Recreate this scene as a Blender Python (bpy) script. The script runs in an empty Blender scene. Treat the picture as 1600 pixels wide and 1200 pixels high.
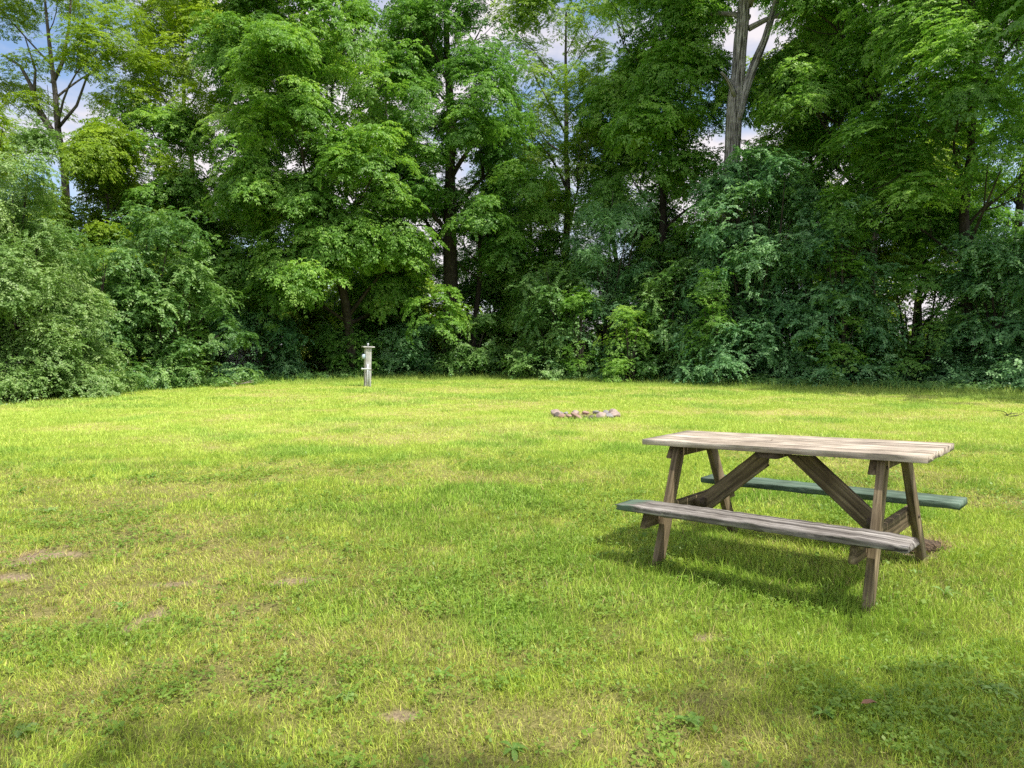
import bpy, bmesh, math, random
import numpy as np
from mathutils import Matrix, Vector, Euler

R = math.radians
S = 0.93                       # metres per survey unit
scene = bpy.context.scene
COL = scene.collection
UP = np.array([0., 0., 1.])

# ---------------------------------------------------------------- helpers
def link(o, parent=None):
    COL.objects.link(o)
    if parent is not None:
        o.parent = parent
    return o

def tag(o, label=None, cat=None, group=None, kind=None):
    if label: o['label'] = label
    if cat: o['category'] = cat
    if group: o['group'] = group
    if kind: o['kind'] = kind
    return o

def thing(name, label, cat, loc=(0, 0, 0), rot=(0, 0, 0), group=None):
    o = bpy.data.objects.new(name, None)
    o.empty_display_size = 0.2
    o.location = loc
    o.rotation_euler = rot
    link(o)
    return tag(o, label, cat, group)

def mesh_arrays(name, verts, faces_flat, sizes, mat, parent=None, attrs=None, smooth=False, loc=None):
    """verts (N,3), faces_flat loop vertex indices, sizes per-face corner counts; attrs: name -> (type, domain, array)"""
    me = bpy.data.meshes.new(name)
    n = len(verts)
    me.vertices.add(n)
    me.vertices.foreach_set('co', np.ascontiguousarray(verts, dtype=np.float32).ravel())
    me.loops.add(len(faces_flat))
    me.loops.foreach_set('vertex_index', np.ascontiguousarray(faces_flat, dtype=np.int32))
    me.polygons.add(len(sizes))
    starts = np.zeros(len(sizes), dtype=np.int32)
    starts[1:] = np.cumsum(sizes)[:-1]
    me.polygons.foreach_set('loop_start', starts)
    me.polygons.foreach_set('loop_total', np.ascontiguousarray(sizes, dtype=np.int32))
    me.update(calc_edges=True)
    if smooth:
        me.polygons.foreach_set('use_smooth', np.ones(len(sizes), dtype=bool))
    for k, (t, dom, arr) in (attrs or {}).items():
        a = me.attributes.new(k, t, dom)
        key = {'FLOAT': 'value', 'FLOAT_COLOR': 'color', 'FLOAT_VECTOR': 'vector'}[t]
        a.data.foreach_set(key, np.ascontiguousarray(arr, dtype=np.float32).ravel())
    me.materials.append(mat)
    o = bpy.data.objects.new(name, me)
    if loc is not None:
        o.location = loc
    return link(o, parent)

class MB:
    """collects polygons with a grain coordinate"""
    def __init__(s):
        s.v, s.g, s.f, s.n, s.c = [], [], [], [], 0
    def add(s, verts, faces, grain=None):
        verts = np.asarray(verts, float)
        g = verts if grain is None else np.asarray(grain, float)
        s.v.append(verts); s.g.append(g)
        for f in faces:
            s.f.extend(i + s.c for i in f); s.n.append(len(f))
        s.c += len(verts)
    def build(s, name, mat, parent=None, smooth=False, loc=None):
        return mesh_arrays(name, np.concatenate(s.v), np.array(s.f), np.array(s.n), mat, parent,
                           {'grain': ('FLOAT_VECTOR', 'POINT', np.concatenate(s.g))}, smooth, loc)

def _h(ix, iy, seed):
    n = (ix.astype(np.int64) * 374761393 + iy.astype(np.int64) * 668265263 + seed * 1442695041) & 0x7fffffff
    n = ((n ^ (n >> 13)) * 1274126177) & 0x7fffffff
    return ((n ^ (n >> 16)) & 0xffff) / 65535.0

def vnoise(x, y, seed=0):
    x = np.asarray(x, float); y = np.asarray(y, float)
    ix, iy = np.floor(x), np.floor(y)
    fx, fy = x - ix, y - iy
    fx = fx * fx * (3 - 2 * fx); fy = fy * fy * (3 - 2 * fy)
    a, b = _h(ix, iy, seed), _h(ix + 1, iy, seed)
    c, d = _h(ix, iy + 1, seed), _h(ix + 1, iy + 1, seed)
    return (a + (b - a) * fx) * (1 - fy) + (c + (d - c) * fx) * fy

def fbm(x, y, seed=0, oct=4):
    t, amp, tot = 0, 1.0, 0
    for i in range(oct):
        t = t + amp * vnoise(x * 2 ** i, y * 2 ** i, seed + i * 17); tot += amp; amp *= 0.5
    return t / tot

def sstep(a, b, x):
    t = np.clip((x - a) / (b - a), 0, 1)
    return t * t * (3 - 2 * t)

# ---------------------------------------------------------------- materials
def new_mat(name):
    m = bpy.data.materials.new(name)
    m.use_nodes = True
    nt = m.node_tree
    nt.nodes.clear()
    out = nt.nodes.new('ShaderNodeOutputMaterial')
    return m, nt, out

def N(nt, t, **kw):
    n = nt.nodes.new(t)
    for k, v in kw.items():
        if k in n.inputs.keys() if isinstance(k, str) else False:
            n.inputs[k].default_value = v
        else:
            setattr(n, k, v)
    return n

def ramp(nt, stops):
    n = nt.nodes.new('ShaderNodeValToRGB')
    e = n.color_ramp.elements
    while len(e) < len(stops): e.new(0.5)
    for i, (p, c) in enumerate(stops):
        e[i].position = p; e[i].color = (*c, 1)
    return n

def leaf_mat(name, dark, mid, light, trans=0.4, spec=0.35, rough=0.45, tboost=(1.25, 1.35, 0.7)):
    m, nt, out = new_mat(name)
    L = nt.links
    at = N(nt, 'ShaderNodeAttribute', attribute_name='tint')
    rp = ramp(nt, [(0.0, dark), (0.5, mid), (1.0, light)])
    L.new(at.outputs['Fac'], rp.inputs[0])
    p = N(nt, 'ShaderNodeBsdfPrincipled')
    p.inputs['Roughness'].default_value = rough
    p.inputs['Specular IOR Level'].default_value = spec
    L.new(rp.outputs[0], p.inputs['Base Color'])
    tr = N(nt, 'ShaderNodeBsdfTranslucent')
    mx = N(nt, 'ShaderNodeMix', data_type='RGBA', blend_type='MULTIPLY')
    mx.inputs[0].default_value = 1.0
    mx.inputs[7].default_value = (*tboost, 1)
    L.new(rp.outputs[0], mx.inputs[6])
    L.new(mx.outputs[2], tr.inputs['Color'])
    ms = N(nt, 'ShaderNodeMixShader')
    ms.inputs[0].default_value = trans
    L.new(p.outputs[0], ms.inputs[1]); L.new(tr.outputs[0], ms.inputs[2])
    L.new(ms.outputs[0], out.inputs[0])
    return m

def col_mat(name, trans=0.0, rough=0.7, spec=0.2, bump=None):
    """colour from the 'col' attribute"""
    m, nt, out = new_mat(name)
    L = nt.links
    at = N(nt, 'ShaderNodeAttribute', attribute_name='col')
    p = N(nt, 'ShaderNodeBsdfPrincipled')
    p.inputs['Roughness'].default_value = rough
    p.inputs['Specular IOR Level'].default_value = spec
    src = at.outputs['Color']
    if bump:
        tc = N(nt, 'ShaderNodeTexCoord')
        nz = N(nt, 'ShaderNodeTexNoise'); nz.inputs['Scale'].default_value = bump; nz.inputs['Detail'].default_value = 6
        L.new(tc.outputs['Object'], nz.inputs['Vector'])
        rp = ramp(nt, [(0.3, (0.55, 0.55, 0.55)), (0.7, (1.25, 1.25, 1.25))])
        L.new(nz.outputs['Fac'], rp.inputs[0])
        mx = N(nt, 'ShaderNodeMix', data_type='RGBA', blend_type='MULTIPLY'); mx.inputs[0].default_value = 1
        L.new(src, mx.inputs[6]); L.new(rp.outputs[0], mx.inputs[7]); src = mx.outputs[2]
        bp = N(nt, 'ShaderNodeBump'); bp.inputs['Distance'].default_value = 0.02
        L.new(nz.outputs['Fac'], bp.inputs['Height']); L.new(bp.outputs[0], p.inputs['Normal'])
    L.new(src, p.inputs['Base Color'])
    if trans > 0:
        tr = N(nt, 'ShaderNodeBsdfTranslucent')
        L.new(src, tr.inputs['Color'])
        ms = N(nt, 'ShaderNodeMixShader'); ms.inputs[0].default_value = trans
        L.new(p.outputs[0], ms.inputs[1]); L.new(tr.outputs[0], ms.inputs[2])
        L.new(ms.outputs[0], out.inputs[0])
    else:
        L.new(p.outputs[0], out.inputs[0])
    return m

def grain_mat(name, c1, c2, c3, scale=(1.2, 28, 28), rough=0.85, pos=(.28, .5, .72), over=None, bumpd=0.004, warp=1.0):
    """wood: noise stretched along the piece. over=(colour, amount, scale): flaking second coat"""
    m, nt, out = new_mat(name)
    L = nt.links
    at = N(nt, 'ShaderNodeAttribute', attribute_name='grain')
    mp = N(nt, 'ShaderNodeMapping'); mp.inputs['Scale'].default_value = scale
    L.new(at.outputs['Vector'], mp.inputs[0])
    nz = N(nt, 'ShaderNodeTexNoise'); nz.inputs['Scale'].default_value = 1.0; nz.inputs['Detail'].default_value = 8
    nz.inputs['Roughness'].default_value = 0.65; nz.inputs['Distortion'].default_value = 0.4 * warp
    L.new(mp.outputs[0], nz.inputs['Vector'])
    rp = ramp(nt, [(pos[0], c1), (pos[1], c2), (pos[2], c3)])
    L.new(nz.outputs['Fac'], rp.inputs[0])
    big = N(nt, 'ShaderNodeTexNoise'); big.inputs['Scale'].default_value = 5.0; big.inputs['Detail'].default_value = 5
    L.new(at.outputs['Vector'], big.inputs['Vector'])
    rb = ramp(nt, [(0.3, (0.6, 0.58, 0.56)), (0.65, (1.12, 1.12, 1.12))])
    L.new(big.outputs['Fac'], rb.inputs[0])
    mx = N(nt, 'ShaderNodeMix', data_type='RGBA', blend_type='MULTIPLY'); mx.inputs[0].default_value = 1
    L.new(rp.outputs[0], mx.inputs[6]); L.new(rb.outputs[0], mx.inputs[7])
    src = mx.outputs[2]
    if over:
        oc, lo, hi, osc = over[:4]
        mp2 = N(nt, 'ShaderNodeMapping'); mp2.inputs['Scale'].default_value = osc
        L.new(at.outputs['Vector'], mp2.inputs[0])
        n2 = N(nt, 'ShaderNodeTexNoise'); n2.inputs['Scale'].default_value = 1; n2.inputs['Detail'].default_value = 9
        n2.inputs['Roughness'].default_value = 0.7
        L.new(mp2.outputs[0], n2.inputs['Vector'])
        f = ramp(nt, [(lo, (0, 0, 0)), (hi, (1, 1, 1))])
        fac_in = n2.outputs['Fac']
        if len(over) > 4:                      # fade along the length: more paint toward -x
            sx = N(nt, 'ShaderNodeSeparateXYZ'); L.new(at.outputs['Vector'], sx.inputs[0])
            mr = N(nt, 'ShaderNodeMapRange'); mr.inputs[1].default_value = over[4]; mr.inputs[2].default_value = over[5]
            mr.inputs[3].default_value = over[6]; mr.inputs[4].default_value = over[7]
            L.new(sx.outputs[0], mr.inputs[0])
            ad = N(nt, 'ShaderNodeMath', operation='ADD'); L.new(fac_in, ad.inputs[0]); L.new(mr.outputs[0], ad.inputs[1])
            fac_in = ad.outputs[0]
        L.new(fac_in, f.inputs[0])
        m2 = N(nt, 'ShaderNodeMix', data_type='RGBA'); m2.inputs[7].default_value = (*oc, 1)
        L.new(f.outputs[0], m2.inputs[0]); L.new(src, m2.inputs[6]); src = m2.outputs[2]
    p = N(nt, 'ShaderNodeBsdfPrincipled'); p.inputs['Roughness'].default_value = rough
    p.inputs['Specular IOR Level'].default_value = 0.25
    L.new(src, p.inputs['Base Color'])
    bp = N(nt, 'ShaderNodeBump'); bp.inputs['Distance'].default_value = bumpd; bp.inputs['Strength'].default_value = 0.8
    L.new(nz.outputs['Fac'], bp.inputs['Height']); L.new(bp.outputs[0], p.inputs['Normal'])
    L.new(p.outputs[0], out.inputs[0])
    return m

def flat_mat(name, c, rough=0.6, metal=0.0, nscale=30, var=0.25):
    m, nt, out = new_mat(name)
    L = nt.links
    tc = N(nt, 'ShaderNodeTexCoord')
    nz = N(nt, 'ShaderNodeTexNoise'); nz.inputs['Scale'].default_value = nscale; nz.inputs['Detail'].default_value = 6
    L.new(tc.outputs['Object'], nz.inputs['Vector'])
    a = tuple(x * (1 - var) for x in c); b = tuple(min(1, x * (1 + var)) for x in c)
    rp = ramp(nt, [(0.3, a), (0.7, b)])
    L.new(nz.outputs['Fac'], rp.inputs[0])
    p = N(nt, 'ShaderNodeBsdfPrincipled'); p.inputs['Roughness'].default_value = rough; p.inputs['Metallic'].default_value = metal
    L.new(rp.outputs[0], p.inputs['Base Color'])
    bp = N(nt, 'ShaderNodeBump'); bp.inputs['Distance'].default_value = 0.01; bp.inputs['Strength'].default_value = 0.5
    L.new(nz.outputs['Fac'], bp.inputs['Height']); L.new(bp.outputs[0], p.inputs['Normal'])
    L.new(p.outputs[0], out.inputs[0])
    return m

# ---------------------------------------------------------------- world, sun, camera
SUN_AZ, SUN_EL = 128.0, 62.0        # azimuth clockwise from +Y
w = bpy.data.worlds.new('World'); scene.world = w; w.use_nodes = True
nt = w.node_tree; nt.nodes.clear(); L = nt.links
wo = N(nt, 'ShaderNodeOutputWorld'); bg = N(nt, 'ShaderNodeBackground'); bg.inputs[1].default_value = 0.15
sky = N(nt, 'ShaderNodeTexSky', sky_type='NISHITA', sun_disc=False)
sky.sun_elevation = R(SUN_EL); sky.sun_rotation = R(SUN_AZ)
sky.air_density = 1.0; sky.dust_density = 1.6; sky.ozone_density = 1.5
tc = N(nt, 'ShaderNodeTexCoord')
mp = N(nt, 'ShaderNodeMapping'); mp.inputs['Scale'].default_value = (2.6, 2.6, 5.5); mp.inputs['Location'].default_value = (0.3, 0.1, 0.35)
L.new(tc.outputs['Generated'], mp.inputs[0])
nz = N(nt, 'ShaderNodeTexNoise'); nz.inputs['Scale'].default_value = 1.3; nz.inputs['Detail'].default_value = 7; nz.inputs['Roughness'].default_value = 0.55
L.new(mp.outputs[0], nz.inputs['Vector'])
cf = ramp(nt, [(0.41, (0, 0, 0)), (0.56, (1, 1, 1))])
L.new(nz.outputs['Fac'], cf.inputs[0])
cc = ramp(nt, [(0.45, (6.0, 5.6, 5.9)), (0.7, (7.0, 6.6, 6.8))])
L.new(nz.outputs['Fac'], cc.inputs[0])
sk2 = N(nt, 'ShaderNodeMix', data_type='RGBA', blend_type='MULTIPLY'); sk2.inputs[0].default_value = 1.0
sk2.inputs[7].default_value = (1.35, 1.38, 1.42, 1)
L.new(sky.outputs[0], sk2.inputs[6])
mx = N(nt, 'ShaderNodeMix', data_type='RGBA')
dp = N(nt, 'ShaderNodeVectorMath', operation='DOT_PRODUCT')      # clouds on the sun's side of the sky are brighter
dp.inputs[1].default_value = (math.sin(R(SUN_AZ)) * math.cos(R(SUN_EL)), math.cos(R(SUN_AZ)) * math.cos(R(SUN_EL)), math.sin(R(SUN_EL)))
L.new(tc.outputs['Generated'], dp.inputs[0])
mr = N(nt, 'ShaderNodeMapRange', interpolation_type='SMOOTHSTEP'); mr.inputs[1].default_value = .35; mr.inputs[2].default_value = 1.0; mr.inputs[3].default_value = 1.0; mr.inputs[4].default_value = 1.3
L.new(dp.outputs['Value'], mr.inputs[0])
cb = N(nt, 'ShaderNodeVectorMath', operation='SCALE'); L.new(cc.outputs[0], cb.inputs[0]); L.new(mr.outputs[0], cb.inputs['Scale'])
L.new(cf.outputs[0], mx.inputs[0]); L.new(sk2.outputs[2], mx.inputs[6]); L.new(cb.outputs[0], mx.inputs[7])
L.new(mx.outputs[2], bg.inputs[0]); L.new(bg.outputs[0], wo.inputs[0])

sl = bpy.data.lights.new('sun', 'SUN'); sl.energy = 5.0; sl.angle = R(0.53); sl.color = (1.0, 0.95, 0.86)
so = link(bpy.data.objects.new('sun', sl))
sd = Vector((math.sin(R(SUN_AZ)) * math.cos(R(SUN_EL)), math.cos(R(SUN_AZ)) * math.cos(R(SUN_EL)), math.sin(R(SUN_EL))))
so.rotation_euler = sd.to_track_quat('Z', 'Y').to_euler()
so.location = sd * 60

CAMH = 1.49 * S
cd = bpy.data.cameras.new('camera'); cd.sensor_width = 36; cd.lens = 36 * 1054.7 / 1600; cd.clip_end = 3000; cd.clip_start = 0.05
cam = link(bpy.data.objects.new('camera', cd))
cam.matrix_world = Matrix.Translation((0, 0, CAMH)) @ Matrix.Rotation(R(90 - 3.32), 4, 'X') @ Matrix.Rotation(R(-0.18), 4, 'Z')
scene.camera = cam
scene.view_settings.view_transform = 'Standard'; scene.view_settings.look = 'None'
scene.view_settings.exposure = 0; scene.view_settings.gamma = 1
scene.render.engine = 'CYCLES'
c = scene.cycles
c.max_bounces = 10; c.diffuse_bounces = 7; c.glossy_bounces = 2; c.transmission_bounces = 8; c.transparent_max_bounces = 4
c.caustics_reflective = False; c.caustics_refractive = False
c.use_denoising = False
c.sample_clamp_indirect = 8.0

def wx(u, Y):                        # sideways distance for a bearing given as survey column
    return (u - 800) / 1054.7 * Y

# ---------------------------------------------------------------- ground
TX, TY, TYAW = 1.866 * S, 4.4986 * S, R(-44.31)
def gz(x, y):
    x = np.asarray(x, float); y = np.asarray(y, float)
    dx, dy = x - TX, y - TY
    lx = dx * math.cos(TYAW) + dy * math.sin(TYAW)
    z = 0.0436 * lx * np.exp(-(dx * dx + dy * dy) / 2.6 ** 2)
    z = z + (fbm(x * 0.9, y * 0.9, 5, 3) - 0.5) * 0.03 * np.clip(1 - np.hypot(x, y) / 60, 0, 1)
    return z

EDGE = np.array([(-30, 6), (-16, 12), (-13.0, 17.0), (-12.0, 21.1), (-9.1, 25.2), (-5.5, 28.6), (0, 28.4), (4.7, 24.9), (8.2, 21.7), (12.0, 19.4), (14.1, 18.5), (17, 16), (20, 10), (30, 4)], float)
def edge_y(x):
    return np.interp(x, EDGE[:, 0], EDGE[:, 1])

BARE = [(-3.2, 4.42, .30, .14), (-3.0, 4.02, .14, .06), (-2.02, 3.90, .10, .05), (-1.88, 3.40, .05, .13), (-1.38, 3.95, .16, .05),
        (-0.42, 2.46, .05, .03), (2.72, 4.37, .22, .12), (9.3, 11.2, .3, .3), (1.42, 13.04, .5, .42), (-3.7, 4.5, .12, .08), (.9, 3.1, .06, .03)]
def bare(x, y):
    b = np.zeros_like(np.asarray(x, float))
    wob = (fbm(np.asarray(x) * 9, np.asarray(y) * 9, 41, 3) - 0.5) * 2.6
    for (bx, by, rx, ry) in BARE:
        d = np.hypot((x - bx) / rx, (y - by) / ry) + wob
        b = np.maximum(b, 1 - sstep(0.75, 1.25, d))
    return b

def lawn_state(x, y):
    """dryness 0..1, lushness 0..1"""
    dry = fbm(x * 0.55, y * 0.8, 11, 4) * 0.6 + fbm(x * 2.1, y * 2.6, 23, 3) * 0.4
    dry = sstep(0.42, 0.66, dry)
    lane = np.exp(-((x + 0.5) / 2.4) ** 2 - ((y - 4.6) / 1.5) ** 2) * 0.35 + np.exp(-((x + 2.6) / 1.4) ** 2 - ((y - 3.9) / 0.9) ** 2) * 0.55 + np.exp(-((x - 6.2) / 1.4) ** 2 - ((y - 13.4) / .9) ** 2) * .6
    dry = np.clip(dry * 0.8 + lane, 0, 1)
    dry = dry * (1 - np.exp(-(((x - 1.3) / 1.5) ** 2 + ((y - 3.9) / 1.0) ** 2)) * .85)
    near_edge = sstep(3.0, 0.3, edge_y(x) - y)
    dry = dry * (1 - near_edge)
    lush = np.maximum(sstep(0.5, 0.7, fbm(x * 0.7 + 7, y * 0.9 + 3, 31, 4)), near_edge * 0.9)  # edge term: unmown lush grass, its deeper green doubling as painted tree shade
    lush = np.maximum(lush, np.exp(-(((x - 1.4) / 1.6) ** 2 + ((y - 3.7) / 0.8) ** 2)) * 0.8)
    return dry, lush * (1 - dry * 0.7)

def build_ground():
    xs = np.unique(np.concatenate([np.linspace(-600, -60, 10), np.linspace(-60, -20, 21), np.linspace(-20, -6, 70), np.linspace(-6, 6, 200), np.linspace(6, 20, 70), np.linspace(20, 60, 21), np.linspace(60, 600, 10)]))
    ys = np.unique(np.concatenate([np.linspace(-100, -5, 12), np.linspace(-5, 1, 20), np.linspace(1, 7, 150), np.linspace(7, 34, 130), np.linspace(34, 100, 24), np.linspace(100, 1200, 12)]))
    X, Y = np.meshgrid(xs, ys)
    b = bare(X, Y)
    Z = gz(X, Y) - b * 0.012
    V = np.stack([X, Y, Z], -1).reshape(-1, 3)
    nx, ny = len(xs), len(ys)
    i = np.arange(nx * ny).reshape(ny, nx)
    F = np.stack([i[:-1, :-1], i[:-1, 1:], i[1:, 1:], i[1:, :-1]], -1).reshape(-1, 4)
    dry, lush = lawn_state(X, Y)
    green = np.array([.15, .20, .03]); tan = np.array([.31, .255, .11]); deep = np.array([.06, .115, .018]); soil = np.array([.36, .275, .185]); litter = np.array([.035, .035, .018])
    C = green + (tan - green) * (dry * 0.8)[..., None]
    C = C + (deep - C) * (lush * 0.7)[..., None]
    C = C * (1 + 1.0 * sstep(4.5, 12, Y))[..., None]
    C = C + (soil * (.75 + .5 * fbm(X * 22, Y * 22, 57, 3))[..., None] - C) * b[..., None]
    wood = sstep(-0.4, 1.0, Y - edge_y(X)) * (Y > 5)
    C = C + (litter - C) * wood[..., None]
    fire = np.exp(-((X - 1.42) ** 2 + (Y - 13.04) ** 2) / .3 ** 2)
    C = C + (np.array([.05, .045, .04]) - C) * fire[..., None]
    farm = sstep(55, 70, Y)
    C = C + (np.array([.22, .28, .05]) - C) * farm[..., None]
    C4 = np.concatenate([C, np.ones(C.shape[:2] + (1,))], -1).reshape(-1, 4)
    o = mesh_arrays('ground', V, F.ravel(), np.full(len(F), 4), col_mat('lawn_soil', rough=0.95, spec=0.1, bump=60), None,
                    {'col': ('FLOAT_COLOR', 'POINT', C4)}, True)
    tag(o, 'lawn ground with worn bare patches reaching back under the trees', 'ground', kind='structure')
build_ground()

# ---------------------------------------------------------------- grass
def build_grass():
    rng = np.random.default_rng(7)
    zones = [(1.0, 3.4, 19000, .82), (3.4, 5.5, 11000, 1.1), (5.5, 9.0, 4600, 1.6), (9.0, 15.0, 1900, 2.4), (15.0, 31.0, 640, 3.8)]
    Xs, Ys, Ks = [], [], []
    for (y0, y1, dens, k) in zones:
        hw1 = min(0.86 * y1 + 1.4, 17)
        n = int((y1 - y0) * 2 * hw1 * dens)
        x = rng.uniform(-hw1, hw1, n); y = rng.uniform(y0, y1, n)
        ok = np.abs(x) < np.minimum(0.86 * y + 1.4, 17)
        ok &= y < edge_y(x) + 0.6
        x, y = x[ok], y[ok]
        Xs.append(x); Ys.append(y); Ks.append(np.full(len(x), k))
    x = np.concatenate(Xs); y = np.concatenate(Ys); k = np.concatenate(Ks)
    b = bare(x, y)
    tuft = fbm(x * 7, y * 7, 71, 3)
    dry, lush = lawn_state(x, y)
    keep = rng.random(len(x)) > np.clip(b * 0.78 + (0.52 - tuft) * 1.6 * (0.4 + dry) + dry * 0.15, 0, 0.97)
    x, y, k, tuft, dry, lush, bk = [a[keep] for a in (x, y, k, tuft, dry, lush, b)]
    n = len(x)
    h = (0.024 + 0.024 * tuft + 0.018 * lush - 0.008 * dry) * rng.lognormal(0, 0.32, n)
    tall = rng.random(n) < 0.004
    h = np.where(tall, h * 2.0, h)
    edge_d = edge_y(x) - y
    h = h * (1 + 1.6 * sstep(.9 + .8 * fbm(x * .7, y * .7, 3, 2), -.1, edge_d) * rng.uniform(.3, 1.2, n)) * (1 + 0.10 * (k - 1))
    wdt = 0.0032 * k * rng.lognormal(0, 0.25, n)
    az = rng.uniform(0, 2 * np.pi, n)
    lean = np.clip(np.abs(rng.normal(0.6, 0.42, n)) + 0.3 * dry + .7 * bk, 0.02, 1.5)
    caz = fbm(x * 2.2, y * 2.2, 91, 2) * 4 * np.pi
    az = np.where(rng.random(n) < 0.4, caz + rng.normal(0, .5, n), az)
    d = np.stack([np.cos(az), np.sin(az), np.zeros(n)], -1)
    yaw = rng.uniform(0, np.pi, n)
    sd_ = np.stack([np.cos(yaw), np.sin(yaw), np.zeros(n)], -1) * (wdt / 2)[:, None]
    base = np.stack([x, y, gz(x, y) - 0.006], -1)
    l1, l2 = lean * 0.5, lean * 1.25
    mid = base + (d * np.sin(l1)[:, None] + UP * np.cos(l1)[:, None]) * (h * 0.55)[:, None]
    tip = mid + (d * np.sin(l2)[:, None] + UP * np.cos(l2)[:, None]) * (h * 0.5)[:, None]
    V = np.stack([base - sd_, base + sd_, mid + sd_ * 0.8, mid - sd_ * 0.8, tip], 1).reshape(-1, 3)
    i0 = np.arange(n)[:, None] * 5
    F = np.concatenate([i0 + np.array([0, 1, 2, 3]), i0 + np.array([3, 2, 4])], 1).ravel()
    sizes = np.tile(np.array([4, 3]), n)
    # colours
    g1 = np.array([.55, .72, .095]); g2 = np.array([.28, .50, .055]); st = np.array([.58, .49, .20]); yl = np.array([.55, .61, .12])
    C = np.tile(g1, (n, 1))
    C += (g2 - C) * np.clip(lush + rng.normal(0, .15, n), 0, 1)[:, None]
    C += (yl - C) * np.clip(dry * 0.9 + rng.normal(0, .2, n), 0, 1)[:, None]
    straw = rng.random(n) < (0.03 + 0.28 * dry + .5 * bk)
    C = np.where(straw[:, None], st * rng.uniform(.7, 1.2, (n, 1)), C)
    C *= np.clip(rng.normal(1, .22, n), .5, 1.6)[:, None] * (1 - .6 * sstep(4.2, .5, edge_y(x) - y) * sstep(-9, -6, x))[:, None]  # tree shade painted into the blades as a darker band along the lawn's edge
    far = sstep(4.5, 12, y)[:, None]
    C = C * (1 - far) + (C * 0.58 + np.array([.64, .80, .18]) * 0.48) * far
    C = np.clip(C, 0, .8)
    C4 = np.concatenate([C, np.ones((n, 1))], 1)
    Cf = np.repeat(C4, 2, 0)
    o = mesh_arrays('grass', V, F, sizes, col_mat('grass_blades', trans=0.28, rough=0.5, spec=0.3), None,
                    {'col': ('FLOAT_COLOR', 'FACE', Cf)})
    tag(o, 'short patchy sunlit lawn grass with dry straw-coloured areas', 'grass', kind='stuff')
build_grass()

def build_clover():
    rng = np.random.default_rng(17)
    n = 150000
    y = 1.2 + 7.5 * rng.random(n) ** 1.3
    x = rng.uniform(-1, 1, n) * (0.86 * y + 1.2)
    cov = fbm(x * 1.1 + 50, y * 1.3, 131, 4)
    cov2 = fbm(x * 6, y * 6, 137, 2)
    dry, lush = lawn_state(x, y)
    ok = (rng.random(n) < sstep(0.44, 0.70, cov * .6 + cov2 * .4) * .8 + 0.06) & (bare(x, y) < 0.5)
    x, y = x[ok], y[ok]; n = len(x)
    z = gz(x, y) + rng.uniform(0.012, 0.05, n)
    az = rng.uniform(0, 2 * np.pi, n)
    s = 0.0075 * rng.lognormal(0, .35, n) * (1 + 0.1 * np.clip(y - 3, 0, 9))
    V, T = [], []
    for j in range(3):                     # three leaflets
        a = az + j * 2 * np.pi / 3
        tilt = rng.normal(.1, .35, n)
        d = np.stack([np.cos(a) * np.cos(tilt), np.sin(a) * np.cos(tilt), np.sin(tilt)], -1)
        sv = np.stack([-np.sin(a), np.cos(a), rng.normal(0, .25, n)], -1)
        b = np.stack([x, y, z], -1)
        q = np.stack([b, b + d * (s * 1.0)[:, None] + sv * (s * .62)[:, None], b + d * (s * 1.75)[:, None], b + d * (s * 1.0)[:, None] - sv * (s * .62)[:, None]], 1)
        V.append(q); T.append(np.clip(rng.normal(.5, .22, n), 0, 1))
    V = np.concatenate(V).reshape(-1, 3)
    m = len(V) // 4
    o = mesh_arrays('ground_weeds', V, np.arange(m * 4), np.full(m, 4),
                    leaf_mat('clover_leaf', (.12, .23, .03), (.21, .34, .045), (.31, .43, .08), trans=.3), None,
                    {'tint': ('FLOAT', 'FACE', np.concatenate(T))})
    tag(o, 'low clover and small broadleaf weeds spread through the foreground lawn', 'weeds', kind='stuff')
build_clover()

# ---------------------------------------------------------------- foliage
def leaf_quads(b, d, n, ln, wd, fold=0.12):
    """arrays: base, direction, normal, length, width -> (N,4,3)"""
    s = np.cross(d, n); s /= np.linalg.norm(s, axis=1, keepdims=True) + 1e-9
    n2 = np.cross(s, d)
    m = b + d * (ln * .42)[:, None]
    up = n2 * (ln * fold)[:, None]
    return np.stack([b, m + s * (wd / 2)[:, None] + up, b + d * ln[:, None] - n2 * (ln * .10)[:, None], m - s * (wd / 2)[:, None] + up], 1)

def unit(v):
    return v / (np.linalg.norm(v, axis=-1, keepdims=True) + 1e-9)

def clump_compound(rng, shoots=15, leaf=.125, spread=.68, droop=1.0):
    """box elder / ash like clump: rosettes of drooping compound leaves on radiating shoots"""
    B, D, Nn, Ln, Wd, T = [], [], [], [], [], []
    for _ in range(shoots):
        v = unit(rng.normal(0, 1, 3) + np.array([0, 0, .55]))
        e = v * np.array([1, 1, .55]) * spread * rng.uniform(.35, 1.05)
        st = rng.normal(0, .10)
        for _ in range(rng.integers(3, 6)):
            a = rng.uniform(0, 2 * np.pi)
            hdir = unit(np.array([math.cos(a), math.sin(a), .15]) + v * np.array([.9, .9, .3]))
            Lr = rng.uniform(.20, .34)
            side = unit(np.cross(hdir, UP))
            for t in (.38, .68, 1.0):
                p = e + hdir * Lr * t - UP * Lr * droop * .55 * t * t
                for sg in ((-1, 1) if t < .99 else (-1, 0, 1)):
                    if rng.random() < .08: continue
                    dd = unit(hdir * (.75 if sg else 1.1) + side * sg * .85 - UP * (droop * rng.uniform(.3, 1.0)) + rng.normal(0, .15, 3))
                    B.append(p); D.append(dd); Nn.append(unit(UP + hdir * .35 + rng.normal(0, .28, 3)))
                    l = leaf * rng.uniform(.75, 1.2); Ln.append(l); Wd.append(l * rng.uniform(.36, .48)); T.append(st + rng.normal(0, .13))
    return leaf_quads(np.array(B), np.array(D), np.array(Nn), np.array(Ln), np.array(Wd)), np.array(T)

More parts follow.
